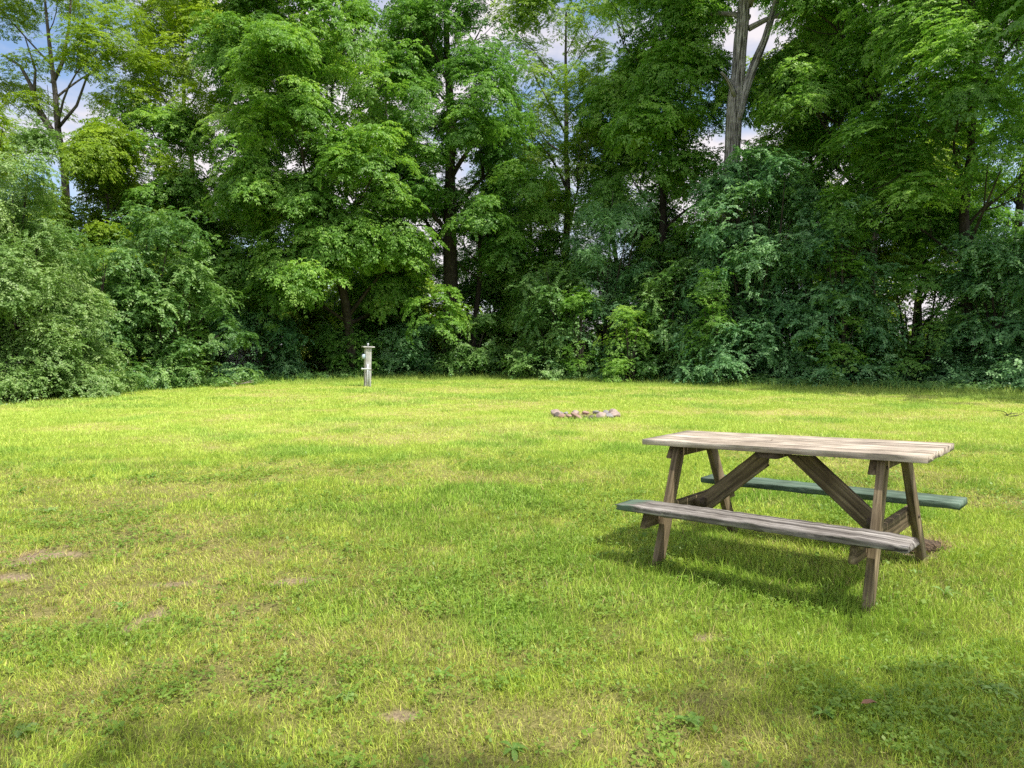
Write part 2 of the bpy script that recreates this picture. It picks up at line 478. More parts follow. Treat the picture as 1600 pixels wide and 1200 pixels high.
def clump_arching(rng, twigs=15, leaf=.10, length=.78):
    """shrub clump: arching twigs carrying pairs of oval leaves"""
    B, D, Nn, Ln, Wd, T = [], [], [], [], [], []
    for _ in range(twigs):
        a = rng.uniform(0, 2 * np.pi)
        el = rng.uniform(-.1, 1.0)
        h = np.array([math.cos(a) * math.cos(el), math.sin(a) * math.cos(el), math.sin(el)])
        Lr = length * rng.uniform(.5, 1.1)
        p = rng.normal(0, .14, 3)
        st = rng.normal(0, .10)
        k = rng.integers(8, 12)
        for j in range(k):
            h = unit(h - UP * rng.uniform(.05, .22))
            p = p + h * Lr / k
            side = unit(np.cross(h, UP) + 1e-6)
            for sg in (-1, 1):
                if rng.random() < .1: continue
                dd = unit(h * .7 + side * sg + UP * rng.uniform(-.35, .3) + rng.normal(0, .2, 3))
                B.append(p); D.append(dd); Nn.append(unit(UP + h * .2 + rng.normal(0, .33, 3)))
                l = leaf * rng.uniform(.7, 1.25); Ln.append(l); Wd.append(l * rng.uniform(.55, .72)); T.append(st + rng.normal(0, .13))
    return leaf_quads(np.array(B), np.array(D), np.array(Nn), np.array(Ln), np.array(Wd)), np.array(T)

_r = np.random.default_rng(3)
TPL = {
    'compound': [clump_compound(_r) for _ in range(6)],
    'feathery': [clump_compound(_r, shoots=13, leaf=.11, spread=.75, droop=.65) for _ in range(6)],
    'arching': [clump_arching(_r) for _ in range(6)],
    'small': [clump_arching(_r, twigs=23, leaf=.066, length=.62) for _ in range(5)],
    'coarse': [clump_compound(_r, shoots=9, leaf=.22, spread=.95, droop=.6) for _ in range(4)],
}

def place_clumps(rng, kind, pos, out, size, tint):
    Q, T = [], []
    tpl = TPL[kind]
    which = rng.integers(0, len(tpl), len(pos))
    for t in range(len(tpl)):
        idx = np.where(which == t)[0]
        if not len(idx): continue
        q, tt = tpl[t]
        m = len(idx)
        az = rng.uniform(0, 2 * np.pi, m)
        z = unit(UP * 1.0 + out[idx] * rng.uniform(.3, 1.3, (m, 1)))
        x0 = np.stack([np.cos(az), np.sin(az), np.zeros(m)], -1)
        y = unit(np.cross(z, x0)); x = np.cross(y, z)
        M = np.stack([x, y, z], -1) * size[idx][:, None, None]        # columns
        P = np.einsum('mij,qkj->mqki', M, q) + pos[idx][:, None, None, :]
        Q.append(P.reshape(-1, 4, 3))
        T.append((tint[idx][:, None] + tt[None, :]).ravel())
    return np.concatenate(Q), np.concatenate(T)

def crown_mesh(name, rng, lobes, n, kind, mat, parent, size=(.8, 1.25), shell=.42, tint0=.5, flat=.0, sag=0.0, zmin=.15, drop=.3, gapscale=.5):
    """lobes: list of (centre, radii). Clumps crowd the outer part of each lobe; a coarse noise leaves gaps."""
    C = np.array([l[0] for l in lobes], float); Rr = np.array([l[1] for l in lobes], float)
    wgt = (Rr[:, 0] * Rr[:, 1] * Rr[:, 2]) ** (2 / 3); wgt /= wgt.sum()
    n0 = int(n * 1.6)
    li = rng.choice(len(lobes), n0, p=wgt)
    d = unit(rng.normal(0, 1, (n0, 3)))
    d[:, 2] = np.where(d[:, 2] < -.45, -d[:, 2], d[:, 2])
    rf = shell + (1 - shell) * rng.random(n0) ** .55
    bump_ = 1 + .45 * (fbm(d[:, 0] * 2.2 + li * 3.1, d[:, 2] * 2.2 + d[:, 1] * 1.7, int(rng.integers(1000)), 2) - .5) * 2
    p = C[li] + d * Rr[li] * (rf * bump_)[:, None]
    gap = fbm(p[:, 0] * gapscale + p[:, 1] * .31, p[:, 2] * gapscale * 1.5 + p[:, 1] * .17, int(rng.integers(1000)), 3)
    ok = (gap > np.quantile(gap, drop * .999)) & (p[:, 2] > zmin)
    p, d, rf, li = [a[ok][:n] for a in (p, d, rf, li)]
    m = len(p)
    size_ = rng.uniform(size[0], size[1], m)
    lob_t = rng.normal(0, .10, len(lobes))
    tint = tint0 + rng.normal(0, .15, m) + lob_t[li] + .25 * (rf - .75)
    Q, T = place_clumps(rng, kind, p, d, size_, tint)
    m4 = len(Q)
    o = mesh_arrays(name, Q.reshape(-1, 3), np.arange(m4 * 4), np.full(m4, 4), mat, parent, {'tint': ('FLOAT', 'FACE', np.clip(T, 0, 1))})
    return o, p

# ---------------------------------------------------------------- trunks
def tube(mb, pts, rad, sides=9, rng=None, rough=.06, ridge=0, seed=0):
    pts = np.asarray(pts, float); rad = np.asarray(rad, float)
    n = len(pts)
    tan = np.gradient(pts, axis=0); tan = unit(tan)
    ref = np.array([1., 0., 0.]) if abs(tan[0][0]) < .8 else np.array([0., 1., 0.])
    V, G = [], []
    s = 0
    a = np.arange(sides) / sides * 2 * np.pi
    for i in range(n):
        if i: s += np.linalg.norm(pts[i] - pts[i - 1])
        u = unit(ref - tan[i] * (ref @ tan[i])); v = np.cross(tan[i], u)
        ref = u
        r = np.full(sides, rad[i])
        if rng is not None: r = r * (1 + rng.normal(0, rough, sides))
        if ridge:
            tw = s * .25
            rr = vnoise(a / (2 * np.pi) * ridge + 0 * a, np.full(sides, s * 1.6 + 3), seed)
            rr = .5 * rr + .5 * vnoise((a / (2 * np.pi) * ridge + tw) % ridge, np.full(sides, s * .9), seed + 5)
            r = r * (1 + .30 * (rr - .5))
        V.append(pts[i] + np.outer(np.cos(a) * r, u) + np.outer(np.sin(a) * r, v))
        G.append(np.stack([np.full(sides, s), np.cos(a) * rad[i], np.sin(a) * rad[i]], -1))
    F = []
    for i in range(n - 1):
        for j in range(sides):
            k = (j + 1) % sides
            F.append((i * sides + j, i * sides + k, (i + 1) * sides + k, (i + 1) * sides + j))
    F.append(tuple(range(sides))[::-1]); F.append(tuple((n - 1) * sides + j for j in range(sides)))
    mb.add(np.concatenate(V), F, np.concatenate(G))

def bez(p0, p1, bend, k=7):
    t = np.linspace(0, 1, k)[:, None]
    p0, p1, bend = map(lambda q: np.asarray(q, float), (p0, p1, bend))
    return p0 * (1 - t) + p1 * t + bend * (4 * t * (1 - t))

BARK_DARK = grain_mat('dark_bark', (.022, .018, .013), (.05, .042, .032), (.10, .085, .066), (3, 22, 22), .95, bumpd=.03)
BARK_GREY = grain_mat('grey_bark', (.05, .045, .038), (.14, .125, .105), (.26, .235, .20), (2.2, 16, 16), .95, bumpd=.04)
BARK_PALE = grain_mat('pale_furrowed_bark', (.05, .046, .042), (.30, .285, .27), (.52, .49, .47), (1.1, 22, 22), .95, bumpd=.06, pos=(.40, .50, .60))

LM = {
    'boxelder': leaf_mat('boxelder_leaf', (0.098, 0.224, 0.041), (0.215, 0.425, 0.074), (0.431, 0.649, 0.150), .40, tboost=(1.3, 1.3, .6)),
    'deep': leaf_mat('deep_green_leaf', (0.076, 0.195, 0.043), (0.169, 0.354, 0.070), (0.327, 0.544, 0.109), .40),
    'fresh': leaf_mat('fresh_green_leaf', (0.094, 0.224, 0.041), (0.210, 0.413, 0.067), (0.418, 0.649, 0.136), .42),
    'yellow': leaf_mat('yellow_green_leaf', (0.140, 0.246, 0.026), (0.269, 0.421, 0.042), (0.468, 0.620, 0.070), .42, tboost=(1.3, 1.3, .5)),
    'feather': leaf_mat('pale_feathery_leaf', (0.140, 0.257, 0.035), (0.257, 0.421, 0.064), (0.445, 0.608, 0.117), .42, tboost=(1.25, 1.3, .6)),
    'blue': leaf_mat('blue_green_shrub_leaf', (.05, .15, .056), (.155, .335, .125), (.37, .60, .27), .34, spec=.35, rough=.45, tboost=(1.2, 1.3, .8)),
    'sage': leaf_mat('soft_green_shrub_leaf', (.125, .235, .06), (.22, .37, .10), (.40, .54, .20), .32, spec=.4, tboost=(1.2, 1.3, .7)),
    'midshrub': leaf_mat('mid_green_shrub_leaf', (0.070, 0.175, 0.047), (0.152, 0.304, 0.076), (0.316, 0.491, 0.152), .32, spec=.4),
}

def make_tree(label, x, y, h, r, base, kind, mat, n, bark, trunk_r=.22, seed=0, lean=(0, 0), limbs=9, size=(.65, 1.15),
              name='tree', group=None, drop=.3, path=None, tint0=.5, squash=1.0, extra=None, top_r=.55, shell=.3, lobe=.42, gapscale=.65, forks=None):
    rng = np.random.default_rng(seed + 100)
    z0 = float(gz(x, y)) - .05
    t = thing(name, label, 'tree', (x, y, z0), group=group)
    mb = MB()
    if path is None:
        k = 9
        tt = np.linspace(0, 1, k)
        path = np.stack([lean[0] * tt + rng.normal(0, .10, k) * (tt > 0), lean[1] * tt + rng.normal(0, .10, k) * (tt > 0), tt * h * .88], -1)
    path = np.asarray(path, float)
    pz = path[:, 2]
    prad = trunk_r * np.clip(1 - .86 * (pz / pz[-1]) ** 1.05, .06, 1)
    prad[0] *= 1.3
    tube(mb, path, prad, 10, rng, .05)
    lobes = []
    for i in range(limbs):
        f = (i + .5) / limbs
        zz = base + (h - base) * f * .9
        start_z = max(base * .75, zz - r * .55)
        s0 = np.array([np.interp(start_z, pz, path[:, 0]), np.interp(start_z, pz, path[:, 1]), start_z])
        a = i * 2.39996 + rng.normal(0, .4) + seed
        prof = (math.sin(math.pi * min(1, .22 + .78 * f) ** .8) * .75 + .25) if f < .75 else top_r + (1 - f) * .6
        ln = r * prof * rng.uniform(.5, .78)
        e = np.array([np.interp(zz, pz, path[:, 0]) + math.cos(a) * ln, np.interp(zz, pz, path[:, 1]) + math.sin(a) * ln, zz + rng.normal(0, .2)])
        rl = np.interp(start_z, pz, prad) * rng.uniform(.38, .55)
        pts = bez(s0, e, [rng.normal(0, .22), rng.normal(0, .22), rng.uniform(-.35, .3)], 7)
        tube(mb, pts, np.linspace(rl, rl * .25, 7), 6, rng, .05)
        lr = r * lobe * .8 * rng.uniform(.8, 1.25)
        lobes.append((e, (lr, lr, lr * rng.uniform(.9, 1.25) * squash)))
        for _ in range(2):                 # smaller masses of foliage between the limbs
            a2 = rng.uniform(0, 2 * np.pi); z2 = zz + rng.normal(0, .9); l2 = r * prof * rng.uniform(.35, .95)
            lr2 = r * lobe * .55 * rng.uniform(.8, 1.3)
            lobes.append((np.array([np.interp(zz, pz, path[:, 0]) + math.cos(a2) * l2, np.interp(zz, pz, path[:, 1]) + math.sin(a2) * l2, z2]), (lr2, lr2, lr2 * squash)))
        for _ in range(3):
            q = e + unit(rng.normal(0, 1, 3) + np.array([0, 0, .2])) * lr * .85
            tube(mb, bez(pts[4], q, rng.normal(0, .12, 3), 5), np.linspace(rl * .35, .012, 5), 4)
    topc = np.array([path[-1][0], path[-1][1], h * .88])
    lobes.append((topc, (r * .5 * top_r * 1.6, r * .5 * top_r * 1.6, r * .55)))
    for l in (extra or []): lobes.append(l)
    for (fp, r0, r1) in (forks or []):
        tube(mb, fp, np.linspace(r0, r1, len(fp)), 8, rng, .05)
    mb.build('trunk', bark, t, True)
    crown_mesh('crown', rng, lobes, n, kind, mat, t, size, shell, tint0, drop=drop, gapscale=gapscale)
    return t

def make_shrub(label, x, y, h, r, kind, mat, n, seed=0, name='shrub', group=None, size=(.6, 1.05), depth=.8, drop=.36, tint0=.5, cat='shrub', stems=5, skirt=True):
    rng = np.random.default_rng(seed + 500)
    z0 = float(gz(x, y)) - .03
    t = thing(name, label, cat, (x, y, z0), group=group)
    mb = MB(); lobes = []
    nl = max(5, int(8 + h * 1.5))
    for i in range(nl):
        f = (i + .5) / nl
        a = i * 2.39996 + seed
        zz = .35 + f * (h - r * .45)
        rr = r * (math.sqrt(max(0.05, 1 - (max(0, f - .35) / .72) ** 2)))
        ln = rr * rng.uniform(.35, .75)
        e = np.array([math.cos(a) * ln, math.sin(a) * ln * depth, zz])
        lr = max(.35, rr * rng.uniform(.36, .56))
        lobes.append((e, (lr, lr * depth, lr * .8)))
        st = np.array([rng.normal(0, r * .15), rng.normal(0, r * .12), 0])
        tube(mb, bez(st, e, [0, 0, .2], 6), np.linspace(.05 + .004 * h, .012, 6), 5, rng, .08)
    if skirt:
        for i in range(7):
            a = i / 7 * 2 * np.pi + seed
            e = np.array([math.cos(a) * r * .75, math.sin(a) * r * .75 * depth, .35])
            lobes.append((e, (r * .42, r * .38, .45)))
    mb.build('stems', BARK_DARK, t, True)
    crown_mesh('foliage', rng, lobes, n, kind, mat, t, size, .5, tint0, drop=drop, zmin=.05, gapscale=.8)
    return t

PI_ = math.pi
# --- the shrubs along the lawn's edge ---------------------------------------------------------
SH = 'shrubs along the edge of the lawn'
make_shrub('tall grey-green shrub at the left end of the lawn, over the old fence', wx(5, 18.2), 18.4, 7.7, 2.6, 'small', LM['sage'], 560, 1, group=SH, size=(.7, 1.1), tint0=.62, drop=.25)
make_shrub('rounded mid-green shrub just right of the tall grey-green one', wx(150, 21.6), 21.8, 5.3, 2.1, 'arching', LM['midshrub'], 230, 2, group=SH, tint0=.5)
make_shrub('broad sunlit shrub with blue flowers at its foot', wx(258, 23.0), 23.3, 6.4, 2.3, 'arching', LM['midshrub'], 270, 3, group=SH, tint0=.58)
make_shrub('low dark shrub below the box elder, beside the pale panel', wx(395, 27.0), 27.2, 3.0, 1.9, 'arching', LM['blue'], 110, 4, group=SH, tint0=.4)
make_shrub('small dark shrub close behind the wooden utility post', wx(520, 28.4), 29.2, 2.4, 1.6, 'arching', LM['deep'], 80, 5, group=SH, tint0=.4)
make_shrub('low leafy shrub right of the utility post, below the dark trunks', wx(640, 29.6), 30.0, 2.6, 1.7, 'arching', LM['blue'], 110, 6, group=SH, tint0=.5)
make_shrub('low spreading shrub in front of the thick dark trunk', wx(735, 29.3), 29.6, 2.9, 1.8, 'arching', LM['midshrub'], 130, 7, group=SH, tint0=.5)
make_shrub('loose arching shrub with pale outer leaves, left of the bluish shrub', wx(872, 27.6), 27.9, 5.2, 2.0, 'arching', LM['midshrub'], 230, 8, group=SH, tint0=.5)
make_shrub('tall dark blue-green shrub behind the fire ring', wx(965, 27.2), 27.8, 8.6, 2.7, 'small', LM['blue'], 380, 9, group=SH, tint0=.5)
make_shrub('bright yellow-green sapling standing in front of the dark shrubs', wx(985, 24.8), 24.9, 2.5, .75, 'feathery', LM['boxelder'], 34, 10, group=SH, size=(.5, .75), tint0=.7, cat='sapling', name='sapling')
make_shrub('mid-height green shrub filling the gap left of the pale trunk', wx(1062, 25.0), 25.6, 4.8, 2.0, 'arching', LM['midshrub'], 220, 11, group=SH, tint0=.48)
make_shrub('huge rounded blue-green shrub directly behind the picnic table, under the pale trunk', wx(1200, 23.6), 24.3, 9.0, 3.1, 'arching', LM['blue'], 620, 12, group=SH, tint0=.55)
make_shrub('tall blue-green shrub close in front of the pale trunk, covering its foot', wx(1142, 24.8), 25.0, 8.4, 2.0, 'arching', LM['blue'], 330, 18, group=SH, tint0=.52)
make_shrub('wide blue-green shrub to the right of the huge rounded one', wx(1312, 22.4), 22.8, 6.6, 2.1, 'arching', LM['blue'], 330, 13, group=SH, tint0=.52)
make_shrub('thin see-through shrub with yellow light behind it', wx(1440, 22.0), 22.2, 4.6, 1.8, 'feathery', LM['deep'], 90, 14, group=SH, drop=.45, tint0=.5)
make_shrub('dark dense shrub at the right end of the lawn', wx(1572, 20.6), 20.9, 5.9, 2.0, 'arching', LM['blue'], 320, 15, group=SH, tint0=.5)
make_shrub('shrub cut off by the right border of the view', wx(1680, 19.6), 19.8, 5.6, 2.2, 'arching', LM['blue'], 210, 16, group=SH, tint0=.5)
make_shrub('shrub cut off by the left border of the view', wx(-120, 16.0), 16.4, 5.0, 2.0, 'small', LM['sage'], 150, 17, group=SH, tint0=.5)

TH = 'thicket bushes in the shade behind the front shrubs'
for i, (u, Y, h, r, mt, n_, lab) in enumerate([
    (330, 31, 5.5, 2.6, 'fresh', 210, 'dark bush between the left shrubs and the box elder trunk'),
    (455, 33.5, 4.6, 2.6, 'yellow', 200, 'shaded bush directly behind the box elder trunk'),
    (590, 34.0, 5.6, 2.7, 'fresh', 260, 'dark bush seen between the box elder trunk and the thick black trunk'),
    (668, 36.5, 4.6, 2.3, 'yellow', 150, 'yellow-green bush glowing left of the thick black trunk'),
    (775, 34.5, 7.4, 2.5, 'deep', 250, 'tall dark bush right of the thin dark trunk'),
    (850, 32.5, 7.0, 2.3, 'fresh', 230, 'tall green bush under the feathery tree'),
    (1030, 31, 8.0, 2.6, 'deep', 280, 'tall dark bush left of the pale trunk foot'),
    (1130, 30, 7.6, 2.6, 'deep', 270, 'tall dark bush behind the foot of the pale trunk'),
    (1610, 24, 6.6, 2.6, 'deep', 220, 'green bush behind the right border shrub'),
    (60, 25, 6.5, 2.6, 'midshrub', 200, 'green bush behind the tall grey-green shrub'),
    (200, 27.5, 7.0, 2.6, 'yellow', 210, 'yellow-green bush behind the shrub with blue flowers')]):
    make_shrub(lab, wx(u, Y), Y + .4, h, r, 'compound', LM[mt], int(n_ * 1.15), 60 + i, name='bush', cat='bush', group=TH, size=(.75, 1.2), drop=.2)

for (u, Y, h, r, n_, sd_, lab) in [(1312, 21.9, 6.2, 1.0, 95, 90, 'light green young tree poking out of the blue-green shrubs right of the table'),
                                  (1112, 23.6, 3.9, .7, 40, 91, 'light green sprout against the huge rounded shrub, left side'),
                                  (905, 26.4, 3.4, .7, 34, 92, 'light green sprout at the foot of the tall dark shrub behind the fire ring')]:
    make_shrub(lab, wx(u, Y), Y, h, r, 'feathery', LM['fresh'], n_, sd_, group=SH, size=(.5, .85), tint0=.4, drop=.1, cat='sapling', name='sapling', skirt=False)

# --- the trees ------------------------------------------------------------------------------
TR = 'trees behind the lawn'
Tm = make_tree
# left background, sparse crown with a forked trunk against the sky
p = [(0, 0, 0), (.15, 0, 3), (.3, 0, 6.5), (.25, 0, 9.3), (.05, 0, 10.6), (.0, 0, 12.2), (-.15, 0, 14.2), (-.3, 0, 16.5)]
Tm('open-crowned tree at far left, its forked bare trunk showing against the sky', wx(92, 29), 29.5, 19, 5.2, 11.5, 'feathery', LM['yellow'], 330, BARK_GREY, .26, 21, limbs=5, group=TR, path=p, drop=.2, tint0=.6, squash=.6, size=(.5, .9), lobe=.30,
   forks=[([(.2, 0, 9.9), (-.25, 0, 10.7), (-.75, 0, 11.6), (-1.0, 0, 12.5), (-1.5, .1, 13.4), (-2.3, .2, 13.9)], .16, .04), ([(-.1, 0, 12.6), (.35, 0, 13.5), (.7, 0, 14.9), (.8, .1, 16.5)], .09, .03), ([(.2, 0, 9.6), (-.6, -.1, 9.75), (-1.5, -.2, 9.7)], .07, .02), ([(.1, 0, 10.8), (.9, 0, 11.7), (1.3, .1, 12.9), (2.0, .2, 13.8)], .07, .025), ([(-.9, 0, 12.2), (-.8, 0, 13.2), (-1.2, 0, 14.6)], .07, .02)],
   extra=[((dx, dy, z), (rr, rr, rr * .6)) for (dx, dy, z, rr) in [(2.2, -.5, 13.9, 1.3), (-.9, -.5, 13.1, .9), (-1.7, -.3, 14.9, 1.2), (3.0, 0, 14.8, 1.4), (3.9, 0, 13.2, 1.3), (-.6, -.6, 11.5, .8), (-2.0, 0, 16, 1.2), (.8, -.4, 15.9, 1.1), (2.6, .5, 12.2, 1.1), (1.2, -.6, 12.9, .8), (-2.4, 0, 12.2, .8)]])
Tm('yellow-green tree crowded above the left shrubs', wx(165, 27), 27.5, 9.4, 3.1, 3.0, 'compound', LM['yellow'], 300, BARK_DARK, .16, 22, limbs=8, group=TR, tint0=.5)
Tm('bushy yellow-green tree at the left border, above the grey-green shrub', wx(-30, 25), 25, 10.5, 3.4, 3.0, 'compound', LM['yellow'], 210, BARK_DARK, .18, 23, limbs=8, group=TR)
Tm('tall slim-trunked tree with pale green crown left of the box elder', wx(310, 32), 32.5, 19.5, 4.6, 5.0, 'feathery', LM['yellow'], 420, BARK_GREY, .22, 24, lean=(-.6, 0), limbs=11, group=TR, drop=.34, tint0=.55)
Tm('leafy tree between the sparse left tree and the box elder', wx(255, 29), 29.5, 11.5, 3.2, 3.0, 'compound', LM['boxelder'], 340, BARK_DARK, .18, 25, limbs=9, group=TR, tint0=.48)
# the big lit box elder
p = [(0, 0, 0), (-.08, -.1, 1.5), (-.25, -.2, 3.2), (-.7, -.3, 5.5), (-1.2, -.5, 8.5), (-1.6, -.6, 12), (-1.6, -.6, 16)]
Tm('large bright green box elder left of centre, drooping clumps above the utility post', wx(550, 28.6), 28.9, 19, 4.9, 3.2, 'compound', LM['boxelder'], 1200, BARK_DARK, .22, 26, limbs=17, group=TR, path=p, drop=.2, tint0=.55, shell=.55, lobe=.36,
   extra=[((-3.6, -1.5, 4.6), (1.7, 1.4, 1.2)), ((-2.2, -2.4, 3.6), (1.4, 1.2, 1.0)), ((.1, -2.2, 5.2), (1.5, 1.3, 1.2)), ((-.4, -2.6, 8.0), (1.8, 1.4, 1.4)), ((-2.6, -2.6, 7.2), (1.8, 1.4, 1.4)), ((1.0, -1.6, 9.5), (1.5, 1.3, 1.3)), ((-1.3, -2.8, 5.2), (1.5, 1.2, 1.2)), ((-1.6, -3.0, 9.6), (1.7, 1.2, 1.5)), ((-3.8, -2.2, 9.6), (1.6, 1.3, 1.5)), ((-4.4, -1.0, 6.8), (1.5, 1.4, 1.4)), ((-1.2, -3, 12), (1.8, 1.2, 1.6)), ((-3.2, -2.4, 12.4), (1.6, 1.3, 1.5)), ((.6, -2.4, 12.6), (1.6, 1.3, 1.4)), ((-4.6, -.6, 3.4), (1.4, 1.4, 1.2)), ((1.5, -.8, 7.4), (1.3, 1.2, 1.1)), ((-.9, -2.4, 3.9), (1.2, .9, 1.0)), ((-1.0, -2.8, 6.7), (1.3, 1.0, 1.2)), ((-.2, -2.2, 6.2), (1.1, .9, 1.0)), ((-.6, -2.6, 4.9), (1.5, .9, 1.2)), ((-1.8, -2.4, 4.2), (1.4, 1.0, 1.1)), ((1.2, -2.0, 4.4), (1.3, .9, 1.0)), ((2.2, -1.6, 6.0), (1.3, 1.0, 1.2)), ((-3.0, -1.8, 3.0), (1.5, 1.0, 1.0))])
p = [(0, 0, 0), (0, 0, 3), (-.03, 0, 6), (.0, 0, 9), (.05, 0, 12), (-.1, 0, 15), (-.1, 0, 19)]
Tm('tall dark tree at the centre with a thick straight black trunk', wx(704, 30.5), 31.0, 21, 4.0, 7.4, 'compound', LM['deep'], 640, BARK_DARK, .40, 27, limbs=15, group=TR, path=p, drop=.3, tint0=.55,
   extra=[((1.4, -2.0, 6.8), (1.5, 1.2, 1.2)), ((2.6, -1.4, 5.0), (1.3, 1.1, 1.2)), ((-2.4, -1, 4.2), (1.3, 1.1, .9)), ((.9, -2.2, 9.3), (1.5, 1.2, 1.3)), ((-1.0, -2.4, 11.0), (1.6, 1.2, 1.4)), ((1.2, -2.4, 12.6), (1.7, 1.2, 1.4)), ((-2.3, -1.8, 8.6), (1.2, 1.2, 1.0)), ((3.2, -1, 8.2), (1.4, 1.2, 1.3))])
Tm('thin dark-trunked tree just right of the thick black trunk', wx(742, 31.5), 32.0, 12, 2.6, 5.6, 'compound', LM['deep'], 150, BARK_DARK, .16, 28, limbs=8, group=TR, tint0=.5, lean=(.3, 0))
Tm('airy pale feathery tree right of centre with sky showing through', wx(888, 34), 35.0, 20.5, 4.8, 6.5, 'feathery', LM['feather'], 470, BARK_GREY, .26, 29, limbs=13, group=TR, drop=.34, tint0=.6, lobe=.36, extra=[((-.8, -1.5, 8.6), (1.3, 1, 1.2)), ((.9, -1.5, 10.4), (1.3, 1, 1.1)), ((-.9, -1.5, 12.4), (1.4, 1, 1.2)), ((.2, -1.5, 7.0), (1.3, 1, 1.0)), ((-1.9, -1, 10.4), (1.2, 1, 1.1)), ((.7, -1.6, 13.6), (1.3, 1, 1.1))])
Tm('leafy dark green tree between the feathery tree and the pale trunk', wx(1040, 29), 30, 20, 3.9, 5.0, 'compound', LM['fresh'], 640, BARK_DARK, .24, 30, limbs=14, group=TR, tint0=.55)
# pale furrowed trunk
def pale_tree():
    x, y = wx(1134, 26.6), 26.6
    rng = np.random.default_rng(31)
    t = thing('tree', 'big tree with a pale furrowed trunk forking near the top of the view', 'tree', (x, y, -.05), group=TR)
    mb = MB()
    zs = np.linspace(0, 21, 64)
    px = np.interp(zs, [0, 4, 8.3, 9.8, 10.6, 12, 14.9, 18, 21], [-.2, -.05, .10, .16, .20, .32, .52, .7, .8])
    rr = np.interp(zs, [0, 2, 6, 9.4, 10.5, 11.6, 14.9, 21], [.38, .32, .29, .285, .31, .255, .22, .10])
    tube(mb, np.stack([px, zs * 0, zs], -1), rr, 56, None, 0, ridge=17, seed=9)
    f0 = np.array([.25, -.1, 10.0])
    bp = np.array([f0, [.5, -.12, 11.0], [.85, -.1, 12.0], [1.3, -.05, 13.1], [1.7, 0, 14.4], [2.1, .1, 16.5]])
    tt = np.linspace(0, 5, 26)
    bp = np.stack([np.interp(tt, range(6), bp[:, i]) for i in range(3)], -1)
    tube(mb, bp, np.linspace(.2, .09, 26), 36, None, 0, ridge=11, seed=19)
    tube(mb, bez((.15, -.2, 10.9), (-.55, -.7, 11.6), (0, 0, .1), 6), np.linspace(.10, .05, 6), 8, rng)
    lobes = []
    for i in range(13):
        a = i * 2.4; f = i / 12
        s0 = np.array([.7, 0, 13.5 + f * 5]); e = s0 + np.array([math.cos(a) * 3.1, math.sin(a) * 3.0, rng.uniform(.3, 1.8)])
        tube(mb, bez(s0, e, (0, 0, .3), 6), np.linspace(.12, .03, 6), 7, rng)
        lobes.append((e, (1.8, 1.8, 1.3)))
    lobes += [((-2.2, .9, 12.0), (1.6, 1.3, 1.2)), ((-3.4, .5, 9.8), (1.3, 1.2, 1.0)), ((3.3, 1.0, 11.8), (1.5, 1.3, 1.2)), ((-1.6, 1.4, 8.4), (1.2, 1, 1.0))]
    mb.build('trunk', BARK_PALE, t, True)
    crown_mesh('crown', rng, lobes, 430, 'compound', LM['fresh'], t, drop=.3, tint0=.5, gapscale=.8)
pale_tree()
p = [(0, 0, 0), (.1, 0, 3), (.15, 0, 6.5), (.1, 0, 8.8), (-.05, 0, 11), (.1, 0, 14), (.1, 0, 18)]
Tm('dark-trunked tree with heavy green crown right of the pale trunk', wx(1362, 25.4), 26.0, 20, 4.3, 7.0, 'compound', LM['fresh'], 820, BARK_DARK, .32, 32, limbs=18, group=TR, path=p, drop=.36, gapscale=.85, lobe=.36, tint0=.6,
   extra=[((1.0, -2.6, 5.2), (1.3, 1.0, .8)), ((2.3, -2.2, 5.4), (1.2, 1.0, .8))])
Tm('light green tree in the upper right corner', wx(1535, 20.8), 21.6, 17, 3.8, 5.2, 'feathery', LM['fresh'], 560, BARK_DARK, .20, 33, limbs=14, group=TR, tint0=.5, drop=.3)
# second row
Tm('slender green tree filling in between the feathery tree and the leafy dark one', wx(965, 32.5), 33.2, 15, 3.2, 4.0, 'compound', LM['boxelder'], 330, BARK_DARK, .17, 51, limbs=11, group=TR, tint0=.45)
Tm('dark green tree close behind the box elder on its left', wx(420, 31), 31.6, 17, 3.8, 3.0, 'compound', LM['deep'], 420, BARK_DARK, .2, 52, limbs=12, group=TR, tint0=.55)
Tm('dark green tree behind the dark-trunked one, to its left', wx(1270, 29.5), 30.2, 15, 3.4, 5.5, 'compound', LM['deep'], 280, BARK_DARK, .2, 53, limbs=10, group=TR, tint0=.55, drop=.36)
Tm('sunlit yellow tree glowing behind the pale trunk', wx(1245, 33.5), 34, 16, 3.6, 3.0, 'compound', LM['yellow'], 280, BARK_DARK, .2, 34, limbs=10, group=TR, tint0=.65)
Tm('yellow-lit tree seen through the gap at right', wx(1445, 27), 27.6, 9.5, 3.2, .6, 'compound', LM['yellow'], 330, BARK_DARK, .18, 35, limbs=9, group=TR, tint0=.6)
Tm('background tree between the box elder and the thick black trunk', wx(600, 36), 37, 18, 3.8, 4.0, 'compound', LM['boxelder'], 330, BARK_GREY, .2, 36, limbs=10, group=TR, tint0=.55, drop=.36)
Tm('bushy background tree low behind the feathery tree', wx(830, 38), 39, 12, 3.8, 2.2, 'compound', LM['deep'], 280, BARK_DARK, .2, 37, limbs=8, group=TR, tint0=.55)
Tm('green tree rising behind the light green corner tree', wx(1620, 26), 27, 18, 4.2, 4.0, 'compound', LM['boxelder'], 330, BARK_DARK, .22, 38, limbs=11, group=TR, tint0=.5)
Tm('tall tree at the top left behind the sparse crown', wx(-70, 33), 34, 17, 4.4, 5.5, 'feathery', LM['yellow'], 160, BARK_GREY, .22, 39, limbs=10, group=TR, tint0=.55, drop=.4)
